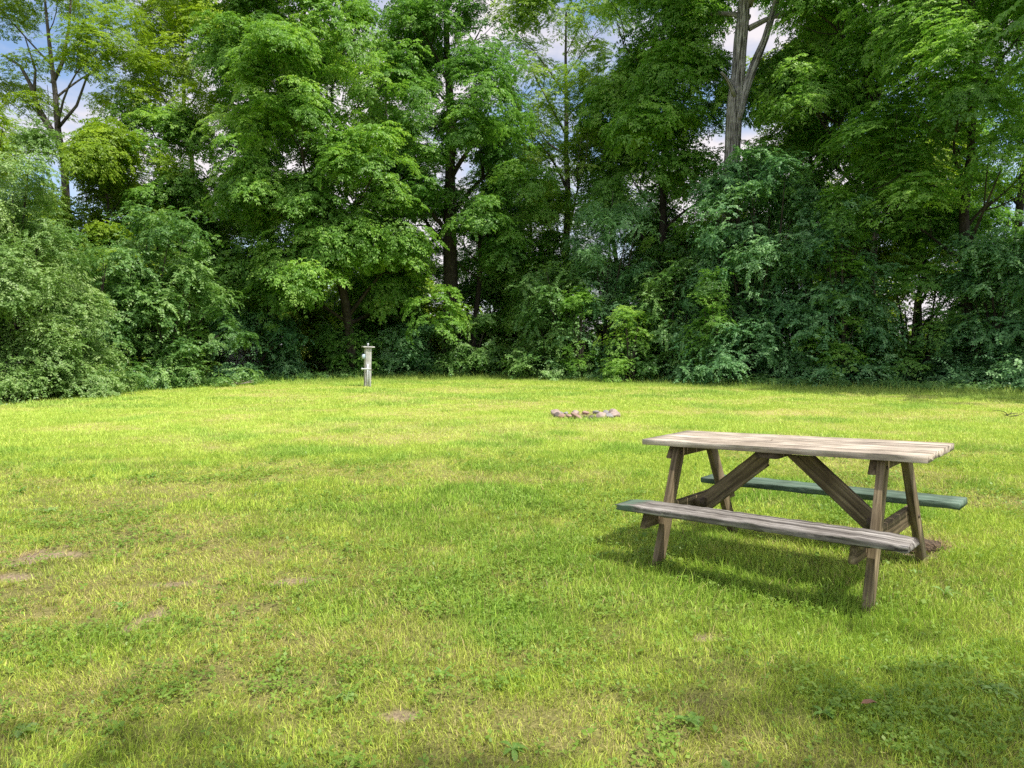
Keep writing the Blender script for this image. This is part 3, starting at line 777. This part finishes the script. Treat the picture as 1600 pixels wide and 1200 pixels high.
# beyond the right border and behind the photographer: these throw the shade at right and in front
Tm('tall tree outside the right border shading the shrubs', 17.0, 15.6, 18.5, 4.4, 5.0, 'coarse', LM['deep'], 105, BARK_DARK, .3, 41, limbs=12, group=TR)
Tm('shade tree behind the viewer to the right', 4.8, -4.4, 12, 5.5, 7.0, 'feathery', LM['boxelder'], 270, BARK_GREY, .24, 43, limbs=13, group=TR, drop=.1, size=(.6, 1.1), lobe=.34)

# far wood behind everything
def far_woods():
    rng = np.random.default_rng(61)
    lobes = []
    for i in range(46):
        u = rng.uniform(-500, 2100); Y = rng.uniform(43, 56)
        hh = rng.uniform(2.0, 7.5)
        lobes.append(((wx(u, Y), Y, hh * .55), (rng.uniform(2.2, 3.4), 2.0, hh * .5)))
    o, _ = crown_mesh('far_woods', rng, lobes, 1500, 'coarse', LM['yellow'], None, (1.0, 1.6), .5, .45, drop=.15, zmin=.1)
    tag(o, 'far sunlit wood glimpsed between the trunks', 'woods', kind='stuff')
far_woods()

def undergrowth():
    rng = np.random.default_rng(62)
    t = np.linspace(0, 1, 520)
    seg = EDGE[2:11]
    L_ = np.r_[0, np.cumsum(np.linalg.norm(np.diff(seg, axis=0), axis=1))]
    s = rng.uniform(0, L_[-1], 620)
    x = np.interp(s, L_, seg[:, 0]); y = np.interp(s, L_, seg[:, 1]) + np.abs(rng.normal(0, .45, 620)) + .05
    pos = np.stack([x, y, gz(x, y) + rng.uniform(.02, .22, 620)], -1)
    out = np.tile(np.array([0, -.6, .6]), (620, 1))
    Q, T = place_clumps(rng, 'small', pos, out, rng.uniform(.3, .6, 620), .45 + rng.normal(0, .15, 620))
    m = len(Q)
    o = mesh_arrays('undergrowth', Q.reshape(-1, 3), np.arange(m * 4), np.full(m, 4), LM['midshrub'], None, {'tint': ('FLOAT', 'FACE', np.clip(T, 0, 1))})
    tag(o, 'low weeds and seedlings along the foot of the shrubs', 'undergrowth', kind='stuff')
undergrowth()

# ---------------------------------------------------------------- picnic table
def plank(mb, p0, p1, wid, thk, side, segs=18, seed=0, wob=.002, cut0=None, cut1=None, rnd=.006, gofs=None, worn=0.0):
    """board from p0 to p1 (centre line); `side` = direction of its width; cut = slope of the end along the thickness axis"""
    rng = np.random.default_rng(seed + 900)
    p0, p1 = np.asarray(p0, float), np.asarray(p1, float)
    ax = unit(p1 - p0); sd_ = np.asarray(side, float); sd_ = unit(sd_ - ax * (sd_ @ ax)); up = np.cross(ax, sd_)
    L_ = np.linalg.norm(p1 - p0)
    a, b, r = wid / 2, thk / 2, min(rnd, thk * .45)
    sec = []
    for (sx, sy) in ((1, 1), (-1, 1), (-1, -1), (1, -1)):
        c1 = (sx * (a - r), sy * b); c2 = (sx * a, sy * (b - r)); cm = (sx * (a - r * .3), sy * (b - r * .3))
        sec += [c2, cm, c1] if sx * sy > 0 else [c1, cm, c2]
    # insert midpoints on the wide faces
    sec = np.array(sec)
    k = len(sec)
    V, G = [], []
    go = np.array([rng.uniform(0, 30), rng.uniform(0, 30), rng.uniform(0, 30)]) if gofs is None else np.asarray(gofs, float)
    ts = np.linspace(0, 1, segs + 1)
    for i, t in enumerate(ts):
        wv = 1 + (rng.normal(0, wob, k)) / max(thk, .03) * .8
        endf = 1.0
        s2 = sec * wv[:, None]
        if worn:
            e = max(0, 1 - min(t, 1 - t) * L_ / .16)
            s2 = s2 * np.array([1 - worn * e * e * .6, 1 - worn * e * .5])
            s2[:, 1] += -worn * .02 * e * e + rng.normal(0, worn * .006, k)
        off = np.zeros(k)
        if i == 0 and cut0: off = s2[:, 1] * cut0 if not callable(cut0) else cut0(s2)
        if i == segs and cut1: off = s2[:, 1] * cut1 if not callable(cut1) else cut1(s2)
        if worn and i in (0, segs): off = off + rng.normal(0, .008, k)
        along = t * L_ + off
        V.append(p0 + np.outer(along, ax) + np.outer(s2[:, 0], sd_) + np.outer(s2[:, 1], up))
        G.append(np.stack([along - L_ / 2, s2[:, 0], s2[:, 1]], -1) + go)
    F = []
    for i in range(segs):
        for j in range(k):
            q = (j + 1) % k
            F.append((i * k + j, i * k + q, (i + 1) * k + q, (i + 1) * k + j))
    F.append(tuple(range(k))[::-1]); F.append(tuple(segs * k + j for j in range(k)))
    mb.add(np.concatenate(V), F, np.concatenate(G))

W_TOP = grain_mat('weathered_table_boards', (.25, .205, .155), (.58, .495, .39), (.80, .72, .60), (1.1, 40, 40), .8, pos=(.32, .48, .66), over=((.15, .12, .10), .50, .66, (2.0, 24, 24)))
W_LEG = grain_mat('brown_weathered_timber', (.08, .06, .036), (.21, .16, .095), (.40, .32, .20), (1.4, 36, 36), .85, pos=(.34, .5, .66), over=((.055, .045, .034), .56, .72, (3, 12, 12)))
W_DARK = grain_mat('dark_timber', (.045, .034, .024), (.11, .083, .057), (.19, .15, .105), (1.6, 30, 30), .85)  # darker timber for the brace blocks and centre cleat
W_GREY = grain_mat('grey_splintered_bench_board', (.06, .052, .047), (.25, .23, .205), (.50, .47, .43), (1.0, 42, 42), .9, pos=(.36, .5, .64),
                   over=((.13, .19, .135), .50, .62, (3, 9, 9), -.35, -.75, -.2, .06), bumpd=.008)
W_GREEN = grain_mat('flaking_green_paint_board', (.06, .10, .072), (.125, .19, .14), (.23, .30, .235), (1.5, 20, 20), .7,
                    over=((.30, .31, .25), .66, .72, (6, 40, 40)), bumpd=.002)

def picnic_table():
    t = thing('picnic_table', 'weathered wooden picnic table with attached benches standing on the lawn', 'picnic table',
              (TX, TY, 0), (R(.357), R(-2.495), TYAW))
    k = S
    H = .838 * k; Wd = .66 * k; Lh = .915 * k
    th = .036
    # table top: five boards
    mb = MB()
    bw = Wd / 5
    for i in range(5):
        y = -Wd / 2 + bw * (i + .5)
        plank(mb, (-Lh + .003 * (i % 2), y, H - th / 2), (Lh - .002 * ((i * 2) % 3), y, H - th / 2 + .002 * (i % 2)), bw - .008, th, (0, 1, 0), 20, 10 + i, .0005, rnd=.002)
    mb.build('tabletop', W_TOP, t)
    # benches
    Lb = .901 * k; yb = .605 * k; zb = .4352 * k; bwid = .238 * k; bt = .040
    mb = MB(); plank(mb, (-Lb, -yb, zb - bt / 2), (Lb, -yb, zb - bt / 2), bwid, bt, (0, 1, 0), 40, 21, .0012, rnd=.008, gofs=(0, 4, 8), worn=.26)
    tag(mb.build('bench_seat', W_GREY, t), 'grey splintered front bench board with rotted right end')
    mb = MB(); plank(mb, (-Lb, yb, zb - bt / 2), (Lb, yb, zb - bt / 2), bwid, bt, (0, 1, 0), 24, 22, .0015, rnd=.008, gofs=(3, 9, 2))
    tag(mb.build('bench_seat', W_GREEN, t), 'green painted rear bench board')
    xf = .668 * k; yf = .562 * k
    lw, lt = .088, .040
    zt = H - th
    ytop = .215 * k
    for sx in (-1, 1):
        for sy in (-1, 1):
            mb = MB()
            slope = (yf - ytop) / zt
            plank(mb, (sx * xf, sy * (yf + .03 * slope), -.03), (sx * xf, sy * ytop, zt - .002), lt, lw, (1, 0, 0), 14, 30 + sx * 2 + sy, .0012, rnd=.003,
                  cut0=(lambda s2, q=sy, sl=slope: s2[:, 1] * sl * (-1 if q < 0 else 1) * -1), cut1=(lambda s2, q=sy, sl=slope: s2[:, 1] * sl * (-1 if q < 0 else 1) * -1))
            mb.build('leg', W_LEG, t)
        # seat beam, outside face of the legs (-x side), ends cut back underneath
        bh = .11
        mb = MB(); zc = zb - bt - bh / 2 - .001
        plank(mb, (sx * xf - lt - .001, -.66 * k, zc), (sx * xf - lt - .001, .66 * k, zc), .040, bh, (1, 0, 0), 10, 50 + sx, .001,
              cut0=lambda s2: np.where(s2[:, 1] < 0, .055, 0.0), cut1=lambda s2: np.where(s2[:, 1] < 0, -.055, 0.0))
        mb.build('seat_beam', W_LEG, t)
        # cleat below the top
        ch = .085
        mb = MB(); zc = zt - ch / 2 - .001
        plank(mb, (sx * xf - lt - .001, -.30 * k, zc), (sx * xf - lt - .001, .30 * k, zc), .040, ch, (1, 0, 0), 10, 60 + sx, .001,
              cut0=lambda s2: np.where(s2[:, 1] < 0, .05, 0.0), cut1=lambda s2: np.where(s2[:, 1] < 0, -.05, 0.0))
        mb.build('top_cleat', W_LEG, t)
        # brace from the seat beam up to the middle of the top
        mb = MB()
        zbm = zb - bt - bh * .75
        xi = (sx * xf - lt - .001) - sx * .03 if sx > 0 else sx * xf - lt + .05
        p0 = np.array([xi + (.0 if sx < 0 else -.0), 0, zbm]); p1 = np.array([sx * .10, 0, zt - .05])
        dx_, dz_ = p1[0] - p0[0], p1[2] - p0[2]
        ct = dx_ / dz_
        sgn = 1 if sx < 0 else -1
        plank(mb, p0, p1, .038, .115, (0, 1, 0), 12, 70 + sx, .0015, rnd=.005,
              cut1=lambda s2, c=ct: s2[:, 1] * abs(c) * 1.0)
        mb.build('brace', W_LEG, t)
        mb = MB()
        plank(mb, (xi + (.055 if sx < 0 else -.055), -.045, zb - bt - .03), (xi + (.055 if sx < 0 else -.055), .045, zb - bt - .03), .035, .055, (1, 0, 0), 3, 76 + sx, .001)
        mb.build('brace_block', W_DARK, t)
    mb = MB()
    plank(mb, (-.0, -.29 * k, zt - .021), (.0, .29 * k, zt - .021), .14, .038, (1, 0, 0), 8, 80, .001)
    mb.build('centre_cleat', W_DARK, t)
    # bolt heads on the legs
    for sx in (-1, 1):
        for sy in (-1, 1):
            for z in (zt - .05, zb - bt - .05):
                y = sy * (yf + (ytop - yf) * z / zt)
                mb = MB(); a = np.arange(8) / 8 * 2 * np.pi
                x0 = sx * xf + lt / 2 - .002
                ring = lambda xx, rr: np.stack([np.full(8, xx), y + np.cos(a) * rr, z + np.sin(a) * rr], -1)
                mb.add(np.concatenate([ring(x0, .011), ring(x0 + .006, .011), ring(x0 + .009, .006)]),
                       [(i, (i + 1) % 8, 8 + (i + 1) % 8, 8 + i) for i in range(8)] + [(8 + i, 8 + (i + 1) % 8, 16 + (i + 1) % 8, 16 + i) for i in range(8)] + [tuple(range(16, 24))])
                mb.build('bolt', RUST, t)
RUST = flat_mat('rusty_steel', (.10, .075, .06), .6, .6)
picnic_table()

# ---------------------------------------------------------------- utility post
def box(mb, c, s, rz=0, bev=.0):
    c = np.asarray(c, float); s = np.asarray(s, float) / 2
    q = np.array([[x, y, z] for x in (-1, 1) for y in (-1, 1) for z in (-1, 1)]) * s
    ca, sa = math.cos(rz), math.sin(rz)
    q = np.stack([q[:, 0] * ca - q[:, 1] * sa, q[:, 0] * sa + q[:, 1] * ca, q[:, 2]], -1) + c
    mb.add(q, [(0, 1, 3, 2), (4, 6, 7, 5), (0, 4, 5, 1), (2, 3, 7, 6), (0, 2, 6, 4), (1, 5, 7, 3)])

W_POST = grain_mat('silvered_post_timber', (.36, .355, .36), (.56, .555, .56), (.72, .70, .67), (2, 26, 26), .85)
PVC = flat_mat('white_plastic_pipe', (.62, .64, .68), .4, 0, 40, .08)
BOXBLUE = flat_mat('pale_blue_outlet_box', (.50, .62, .74), .4, 0, 40, .08)
def utility_post():
    t = thing('utility_post', 'silvery wooden campsite utility post with capped top at the lawn edge', 'utility post',
              (-5.23 * S, 24.36 * S, 0), (R(1.0), R(1.6), R(28)))
    mb = MB(); plank(mb, (0, 0, -.1), (0, 0, 1.31), .20, .20, (1, 0, 0), 12, 90, .002, rnd=.012); mb.build('post', W_POST, t)
    mb = MB(); plank(mb, (-.185, 0, 1.33), (.185, 0, 1.33), .32, .045, (0, 1, 0), 4, 91, .002, rnd=.01); mb.build('cap', W_POST, t)
    mb = MB(); tube(mb, [(-.0, 0, 1.345), (0, 0, 1.38), (0, 0, 1.41), (0, 0, 1.445), (0, 0, 1.46)], [.016, .016, .034, .03, .01], 10); mb.build('knob', PVC, t, True)
    mb = MB(); plank(mb, (-.14, -.01, .93), (-.14, -.01, 1.09), .10, .10, (1, 0, 0), 2, 92, .0, rnd=.012); b = mb.build('outlet_box', BOXBLUE, t)
    mb = MB(); plank(mb, (-.196, -.01, .945), (-.196, -.01, 1.075), .012, .085, (1, 0, 0), 2, 93, .0, rnd=.004); mb.build('lid', PVC, b)
    mb = MB(); tube(mb, [(-.035, -.128, -.05), (-.035, -.128, .4), (-.035, -.128, .76)], [.027] * 3, 10); mb.build('riser_pipe', PVC, t, True)
    mb = MB(); tube(mb, [(.03, -.118, -.05), (.03, -.118, .5), (.03, -.118, .55)], [.018] * 3, 10); mb.build('conduit', PVC, t, True)
    mb = MB(); tube(mb, [(.08, -.14, .60), (-.1, -.14, .60), (-.2, -.14, .60), (-.225, -.14, .60), (-.25, -.14, .60)], [.022, .022, .022, .036, .034], 10); mb.build('spigot', PVC, t, True)
    mb = MB(); tube(mb, [(.088, -.02, .56), (.15, -.02, .56), (.19, -.02, .555)], [.016, .016, .02], 8); mb.build('spigot', RUST, t, True)
utility_post()

# ---------------------------------------------------------------- fire ring
STONE = [flat_mat('pale_fieldstone', (.42, .33, .28), .85, 0, 9, .3), flat_mat('pinkish_fieldstone', (.40, .26, .21), .85, 0, 9, .3), flat_mat('grey_fieldstone', (.30, .285, .28), .85, 0, 9, .35), flat_mat('sooty_fieldstone', (.14, .115, .10), .9, 0, 9, .4)]
def stone_mesh(rng, r, sq, mi):
    bm = bmesh.new()
    bmesh.ops.create_icosphere(bm, subdivisions=3, radius=1)
    ph = rng.uniform(0, 9, 6)
    # chipped planes
    planes = [(unit(rng.normal(0, 1, 3)), rng.uniform(.62, .9)) for _ in range(9)]
    for v in bm.verts:
        p = np.array(v.co)
        p = p * (1 + .12 * math.sin(2.3 * p[0] + ph[0]) * math.sin(2.7 * p[1] + ph[1]) + .05 * math.sin(6 * p[2] + ph[2]))
        for (nn, dd) in planes:
            q = p @ nn
            if q > dd: p = p - nn * (q - dd) * .85
        v.co = Vector(p * np.array(sq) * r)
    me = bpy.data.meshes.new('fire_ring_stone')
    bm.to_mesh(me); bm.free()
    me.polygons.foreach_set('use_smooth', np.ones(len(me.polygons), dtype=bool))
    me.materials.append(STONE[mi])
    return me
def fire_ring():
    rng = np.random.default_rng(77)
    cx, cy = 1.42, 13.04
    GR = 'stones around the fire pit'
    special = {  # angle index -> label
        0: ('large pale stone standing highest at the right end of the fire ring', (1.0, .7, .95), .105, 0),
        8: ('pale rounded stone at the left end of the fire ring', (1.1, .8, .75), .115, 0),
        12: ('long pinkish slab tilted at the near side of the fire ring', (1.6, .7, .5), .115, 1),
        14: ('bright whitish stone in the near right of the fire ring', (1.1, .8, .8), .11, 0),
    }
    n = 17
    for i in range(n):
        a = i / n * 2 * np.pi
        far = math.sin(a) > 0.25
        rx, ry = .56, .46
        if i in special: lab, sq, r, mi = special[i]
        else:
            sq = (rng.uniform(.9, 1.4), rng.uniform(.7, 1.0), rng.uniform(.5, .75)); r = rng.uniform(.075, .105)
            mi = int(rng.choice([0, 1, 2, 2, 3, 1]))
            lab = ('small fieldstone on the far side of the low fire ring' if far else 'small soot-stained fieldstone in the near part of the fire ring')
        me = stone_mesh(rng, r, sq, mi)
        o = bpy.data.objects.new('fire_ring_stone', me)
        x = cx + math.cos(a) * rx + rng.normal(0, .02); y = cy + math.sin(a) * ry
        o.location = (x, y, float(gz(x, y)) + r * sq[2] * .55)
        o.rotation_euler = (rng.normal(0, .15), rng.normal(0, .2) + (.45 if i == 12 else 0), rng.uniform(0, 6.28) if i not in special else a * .1)
        link(o); tag(o, lab, 'stone', GR)
fire_ring()

# ---------------------------------------------------------------- small things
def rosette(label, x, y, seed, n=7, ln=.11, wd=.045, upr=.5, mat=None, tint=.6):
    rng = np.random.default_rng(seed)
    B, F = [], []
    mb_v, mb_f, c0, T = [], [], 0, []
    z = float(gz(x, y))
    for i in range(n):
        a = i * 2.4 + rng.normal(0, .3)
        h = np.array([math.cos(a), math.sin(a), 0.]); s = np.array([-h[1], h[0], 0.])
        l = ln * rng.uniform(.7, 1.25); w_ = wd * rng.uniform(.8, 1.2)
        el = upr * rng.uniform(.5, 1.3); p = np.array([0, 0, .0]); rows = []
        prof = [.12, .5, .95, 1.0, .7, .08]
        for j, q in enumerate(prof):
            d = h * math.cos(el) + UP * math.sin(el)
            up = np.cross(h * math.cos(el) + UP * math.sin(el), s) * -1
            crv = .25 * w_ * q
            rows += [p + s * w_ * .5 * q + UP * crv * .6, p.copy(), p - s * w_ * .5 * q + UP * crv * .6]
            p = p + d * l / 5; el -= .28 + rng.normal(0, .05)
        mb_v += rows
        for j in range(5):
            for k in (0, 1):
                mb_f.append((c0 + j * 3 + k, c0 + j * 3 + k + 1, c0 + j * 3 + k + 4, c0 + j * 3 + k + 3)); T.append(np.clip(tint + rng.normal(0, .1), 0, 1))
        c0 += 18
    o = mesh_arrays('broadleaf_weed', np.array(mb_v), np.array(mb_f).ravel(), np.full(len(mb_f), 4), WEED, None, {'tint': ('FLOAT', 'FACE', np.array(T))}, False, (x, y, z + .012))
    tag(o, label, 'weed', 'broadleaf weeds in the lawn')
WEED = leaf_mat('broad_weed_leaf', (.10, .22, .035), (.20, .36, .07), (.36, .50, .18), .35)
def gp(u, v):                       # survey bearing -> lawn position
    t_ = R(3.32); yy = v - 600
    k_ = CAMH / (1054.7 * math.sin(t_) + yy * math.cos(t_))
    return (u - 800) * k_, (1054.7 * math.cos(t_) - yy * math.sin(t_)) * k_
WEEDS = [
    (35, 1140, 'pale round-leaved weed alone in the lower left corner of the lawn', .10, .07, 4, .5),
    (1555, 1105, 'large pale-leaved weed in the shade at the lower right corner', .15, .05, 8, .8),
    (1475, 945, 'upright pale thistle-like weed to the right of the nearest table leg', .14, .035, 8, 1.1),
    (1430, 910, 'small pale weed between the table leg and the dug-up clod', .10, .03, 7, .9),
    (1075, 1140, 'broad-leaved weed in the shade below the front bench, nearest the bottom border', .12, .05, 7, .7),
    (1285, 1130, 'leafy weed beside the fallen brown leaf', .11, .045, 8, .7),
    (540, 1090, 'pale dock weed left of the middle foreground', .10, .05, 6, .6),
    (930, 870, 'long-leaved weed at the left tip of the bench shadow', .12, .02, 9, 1.2),
    (1206, 941, 'tiny pale weed on the edge of the bench shadow', .07, .04, 5, .6),
    (690, 1060, 'upright bright weed in the middle foreground', .11, .035, 6, 1.0),
    (235, 745, 'weedy tuft farther out on the left of the lawn', .16, .06, 9, .8),
    (75, 800, 'coarse pale weed near the left border above the bare soil', .18, .06, 10, .8),
    (30, 770, 'coarse weed cut by the left border, farthest of the left weeds', .18, .06, 10, .8),
    (800, 1180, 'broadleaf weed at the bottom centre of the lawn', .10, .045, 7, .5),
    (190, 950, 'dark green weed tuft beside the narrow strip of bare soil', .12, .04, 9, .9),
]
for i, (u, v, lab, ln, wd, n_, up_) in enumerate(WEEDS):
    x, y = gp(u, v)
    rosette(lab, x, y, 200 + i, n_, ln * .55, wd * .42, up_, tint=.75 if 'pale' in lab else .5)

def clod():
    rng = np.random.default_rng(5)
    x, y = gp(1452, 868)
    t = thing('dug_up_clod', 'clod of dry brown roots and soil dug up behind the bench end', 'clod', (x, y, float(gz(x, y))))
    bm = bmesh.new(); bmesh.ops.create_icosphere(bm, subdivisions=3, radius=1)
    for v in bm.verts:
        p = np.array(v.co)
        q = 1 + .3 * (fbm(np.array([p[0] * 2 + 5]), np.array([p[1] * 2 + p[2] * 1.7]), 3, 3)[0] - .5) * 2
        v.co = Vector(p * q * np.array([.13, .08, .055]))
    me = bpy.data.meshes.new('soil_lump'); bm.to_mesh(me); bm.free(); me.materials.append(flat_mat('dark_crumbly_soil', (.10, .07, .045), .95, 0, 40, .5))
    o = bpy.data.objects.new('soil_lump', me); o.location = (-.05, 0, .02); link(o, t)
    n = 420
    a = rng.uniform(0, 2 * np.pi, n); el = rng.uniform(.1, 1.3, n)
    b = np.stack([rng.normal(.0, .075, n), rng.normal(0, .045, n), rng.uniform(0, .06, n)], -1)
    d = np.stack([np.cos(a) * np.cos(el), np.sin(a) * np.cos(el), np.sin(el)], -1)
    l = rng.uniform(.04, .10, n)
    s = np.stack([-np.sin(a), np.cos(a), 0 * a], -1) * .002
    V = np.stack([b - s, b + s, b + d * l[:, None] - UP * (l * .3)[:, None]], 1).reshape(-1, 3)
    mesh_arrays('dry_roots', V, np.arange(n * 3), np.full(n, 3), flat_mat('dry_root', (.30, .20, .11), .9, 0, 12, .5), t)
clod()

def fallen_leaf():
    x, y = gp(1355, 1132)
    v = [(-.03, 0, .0), (-.012, .013, .008), (.012, .012, .010), (.034, 0, .002), (.012, -.012, .012), (-.012, -.013, .006), (0, 0, .002)]
    f = [(0, 6, 1), (1, 6, 2), (2, 6, 3), (3, 6, 4), (4, 6, 5), (5, 6, 0)]
    mb = MB(); mb.add(v, f)
    o = mb.build('fallen_leaf', flat_mat('dry_brown_leaf', (.22, .11, .06), .7, 0, 30, .3), None, False, (x, y, float(gz(x, y)) + .05))
    tag(o, 'curled reddish-brown dead leaf lying in the shaded foreground grass', 'leaf')
fallen_leaf()

def twig(label, u, v, ln, seed, mat, n=5, thick=.006):
    rng = np.random.default_rng(seed)
    x, y = gp(u, v)
    mb = MB()
    for i in range(n):
        a = rng.uniform(-.6, .6) + (np.pi if rng.random() < .5 else 0)
        p0 = rng.normal(0, ln * .12, 3) * np.array([1, 1, 0]) + UP * .03
        p1 = p0 + np.array([math.cos(a), math.sin(a), rng.uniform(.0, .4)]) * ln * rng.uniform(.4, .7)
        tube(mb, bez(p0, p1, rng.normal(0, .03, 3), 5), np.linspace(thick, thick * .4, 5), 5, rng, .1)
    o = mb.build('fallen_twig', mat, None, True, (x, y, float(gz(x, y)) + .02))
    tag(o, label, 'twig')
PALE_STICK = flat_mat('bleached_stick', (.48, .42, .34), .8, 0, 20, .2)
DARK_STICK = flat_mat('dark_stick', (.05, .045, .035), .85, 0, 20, .3)
twig('bleached forked stick lying at the lawn edge under the box elder', 376, 601, .75, 1, PALE_STICK, 7, .014)
twig('small dark twig lying on the lawn near the right border', 1576, 656, .34, 2, DARK_STICK, 6, .008)

# pale panel half hidden behind the low shrubs
def pale_panel():
    x, y = wx(350, 29.5), 29.5
    t = thing('panel', 'pale grey board panel half hidden behind the low dark shrubs', 'panel', (x, y, 0), (0, 0, R(-8)))
    mb = MB()
    for i in range(4):
        plank(mb, (-1.6, 0, .36 + i * .26), (1.6, 0, .36 + i * .26), .03, .245, (0, 1, 0), 6, 300 + i, .001)
    mb.build('boards', flat_mat('pale_grey_boards', (.55, .52, .52), .7, 0, 6, .15), t)
    for sx in (-1.3, 1.3):
        mb = MB(); plank(mb, (sx, .06, -.05), (sx, .06, 1.35), .09, .07, (1, 0, 0), 4, 310, .001); mb.build('post', W_LEG, t)
pale_panel()

# old fence end at the left border
W_FENCE = grain_mat('mossy_fence_timber', (.05, .056, .042), (.11, .12, .09), (.18, .19, .15), (2, 24, 24), .9)
def old_fence():
    x, y = wx(4, 17.0), 17.0
    t = thing('fence', 'short run of dark mossy board fence at the left border under the shrub', 'fence', (x, y, 0), (0, 0, R(12)))
    mb = MB()
    for i in range(9):
        plank(mb, (-1.75 + i * .23, 0, .02), (-1.75 + i * .23, 0, .92 + .02 * (i % 3)), .20, .02, (1, 0, 0), 4, 330 + i, .001)
    mb.build('boards', W_FENCE, t)
    for px_ in (.33, -1.5):
        mb = MB(); plank(mb, (px_, -.06, -.05), (px_, -.06, .82), .10, .09, (1, 0, 0), 4, 350, .002); mb.build('post', W_FENCE, t)
    mb = MB(); plank(mb, (-1.9, -.03, .98), (.45, -.03, .98), .14, .035, (0, 1, 0), 6, 352, .002); mb.build('rail', W_FENCE, t)
old_fence()

def blue_flowers(u, Y, z, label, seed, n):
    rng = np.random.default_rng(seed)
    x = wx(u, Y)
    t = thing('flower_cluster', label, 'flowers', (x, Y, 0), group='blue flowers at the foot of the shrub')
    mb = MB(); tube(mb, [(0, 0, 0), (.02, .01, z * .5), (0, 0, z)], [.012, .01, .006], 5); mb.build('stem', WEEDSTEM, t)
    mb = MB()
    for _ in range(n):
        c_ = np.array([0, 0, z]) + rng.normal(0, 1, 3) * np.array([.12, .06, .07])
        nn = unit(np.array([0.2, -1, .5]) + rng.normal(0, .3, 3)); u_ = unit(np.cross(nn, UP)); v_ = np.cross(u_, nn)
        for k in range(5):
            a = k / 5 * 6.283; d = u_ * math.cos(a) + v_ * math.sin(a); s = np.cross(nn, d)
            mb.add([c_, c_ + d * .03 + s * .016, c_ + d * .048, c_ + d * .03 - s * .016], [(0, 1, 2, 3)])
        mb.build('blossom', FLOWER, t)
        mb = MB()
WEEDSTEM = flat_mat('green_stem', (.07, .14, .04), .7)
FLOWER = flat_mat('blue_petal', (.20, .26, .70), .6, 0, 8, .2)
blue_flowers(163, 20.25, .42, 'lower left cluster of blue flowers at the shrub foot', 1, 7)
blue_flowers(175, 20.35, .60, 'upper right cluster of violet-blue flowers at the shrub foot', 2, 9)
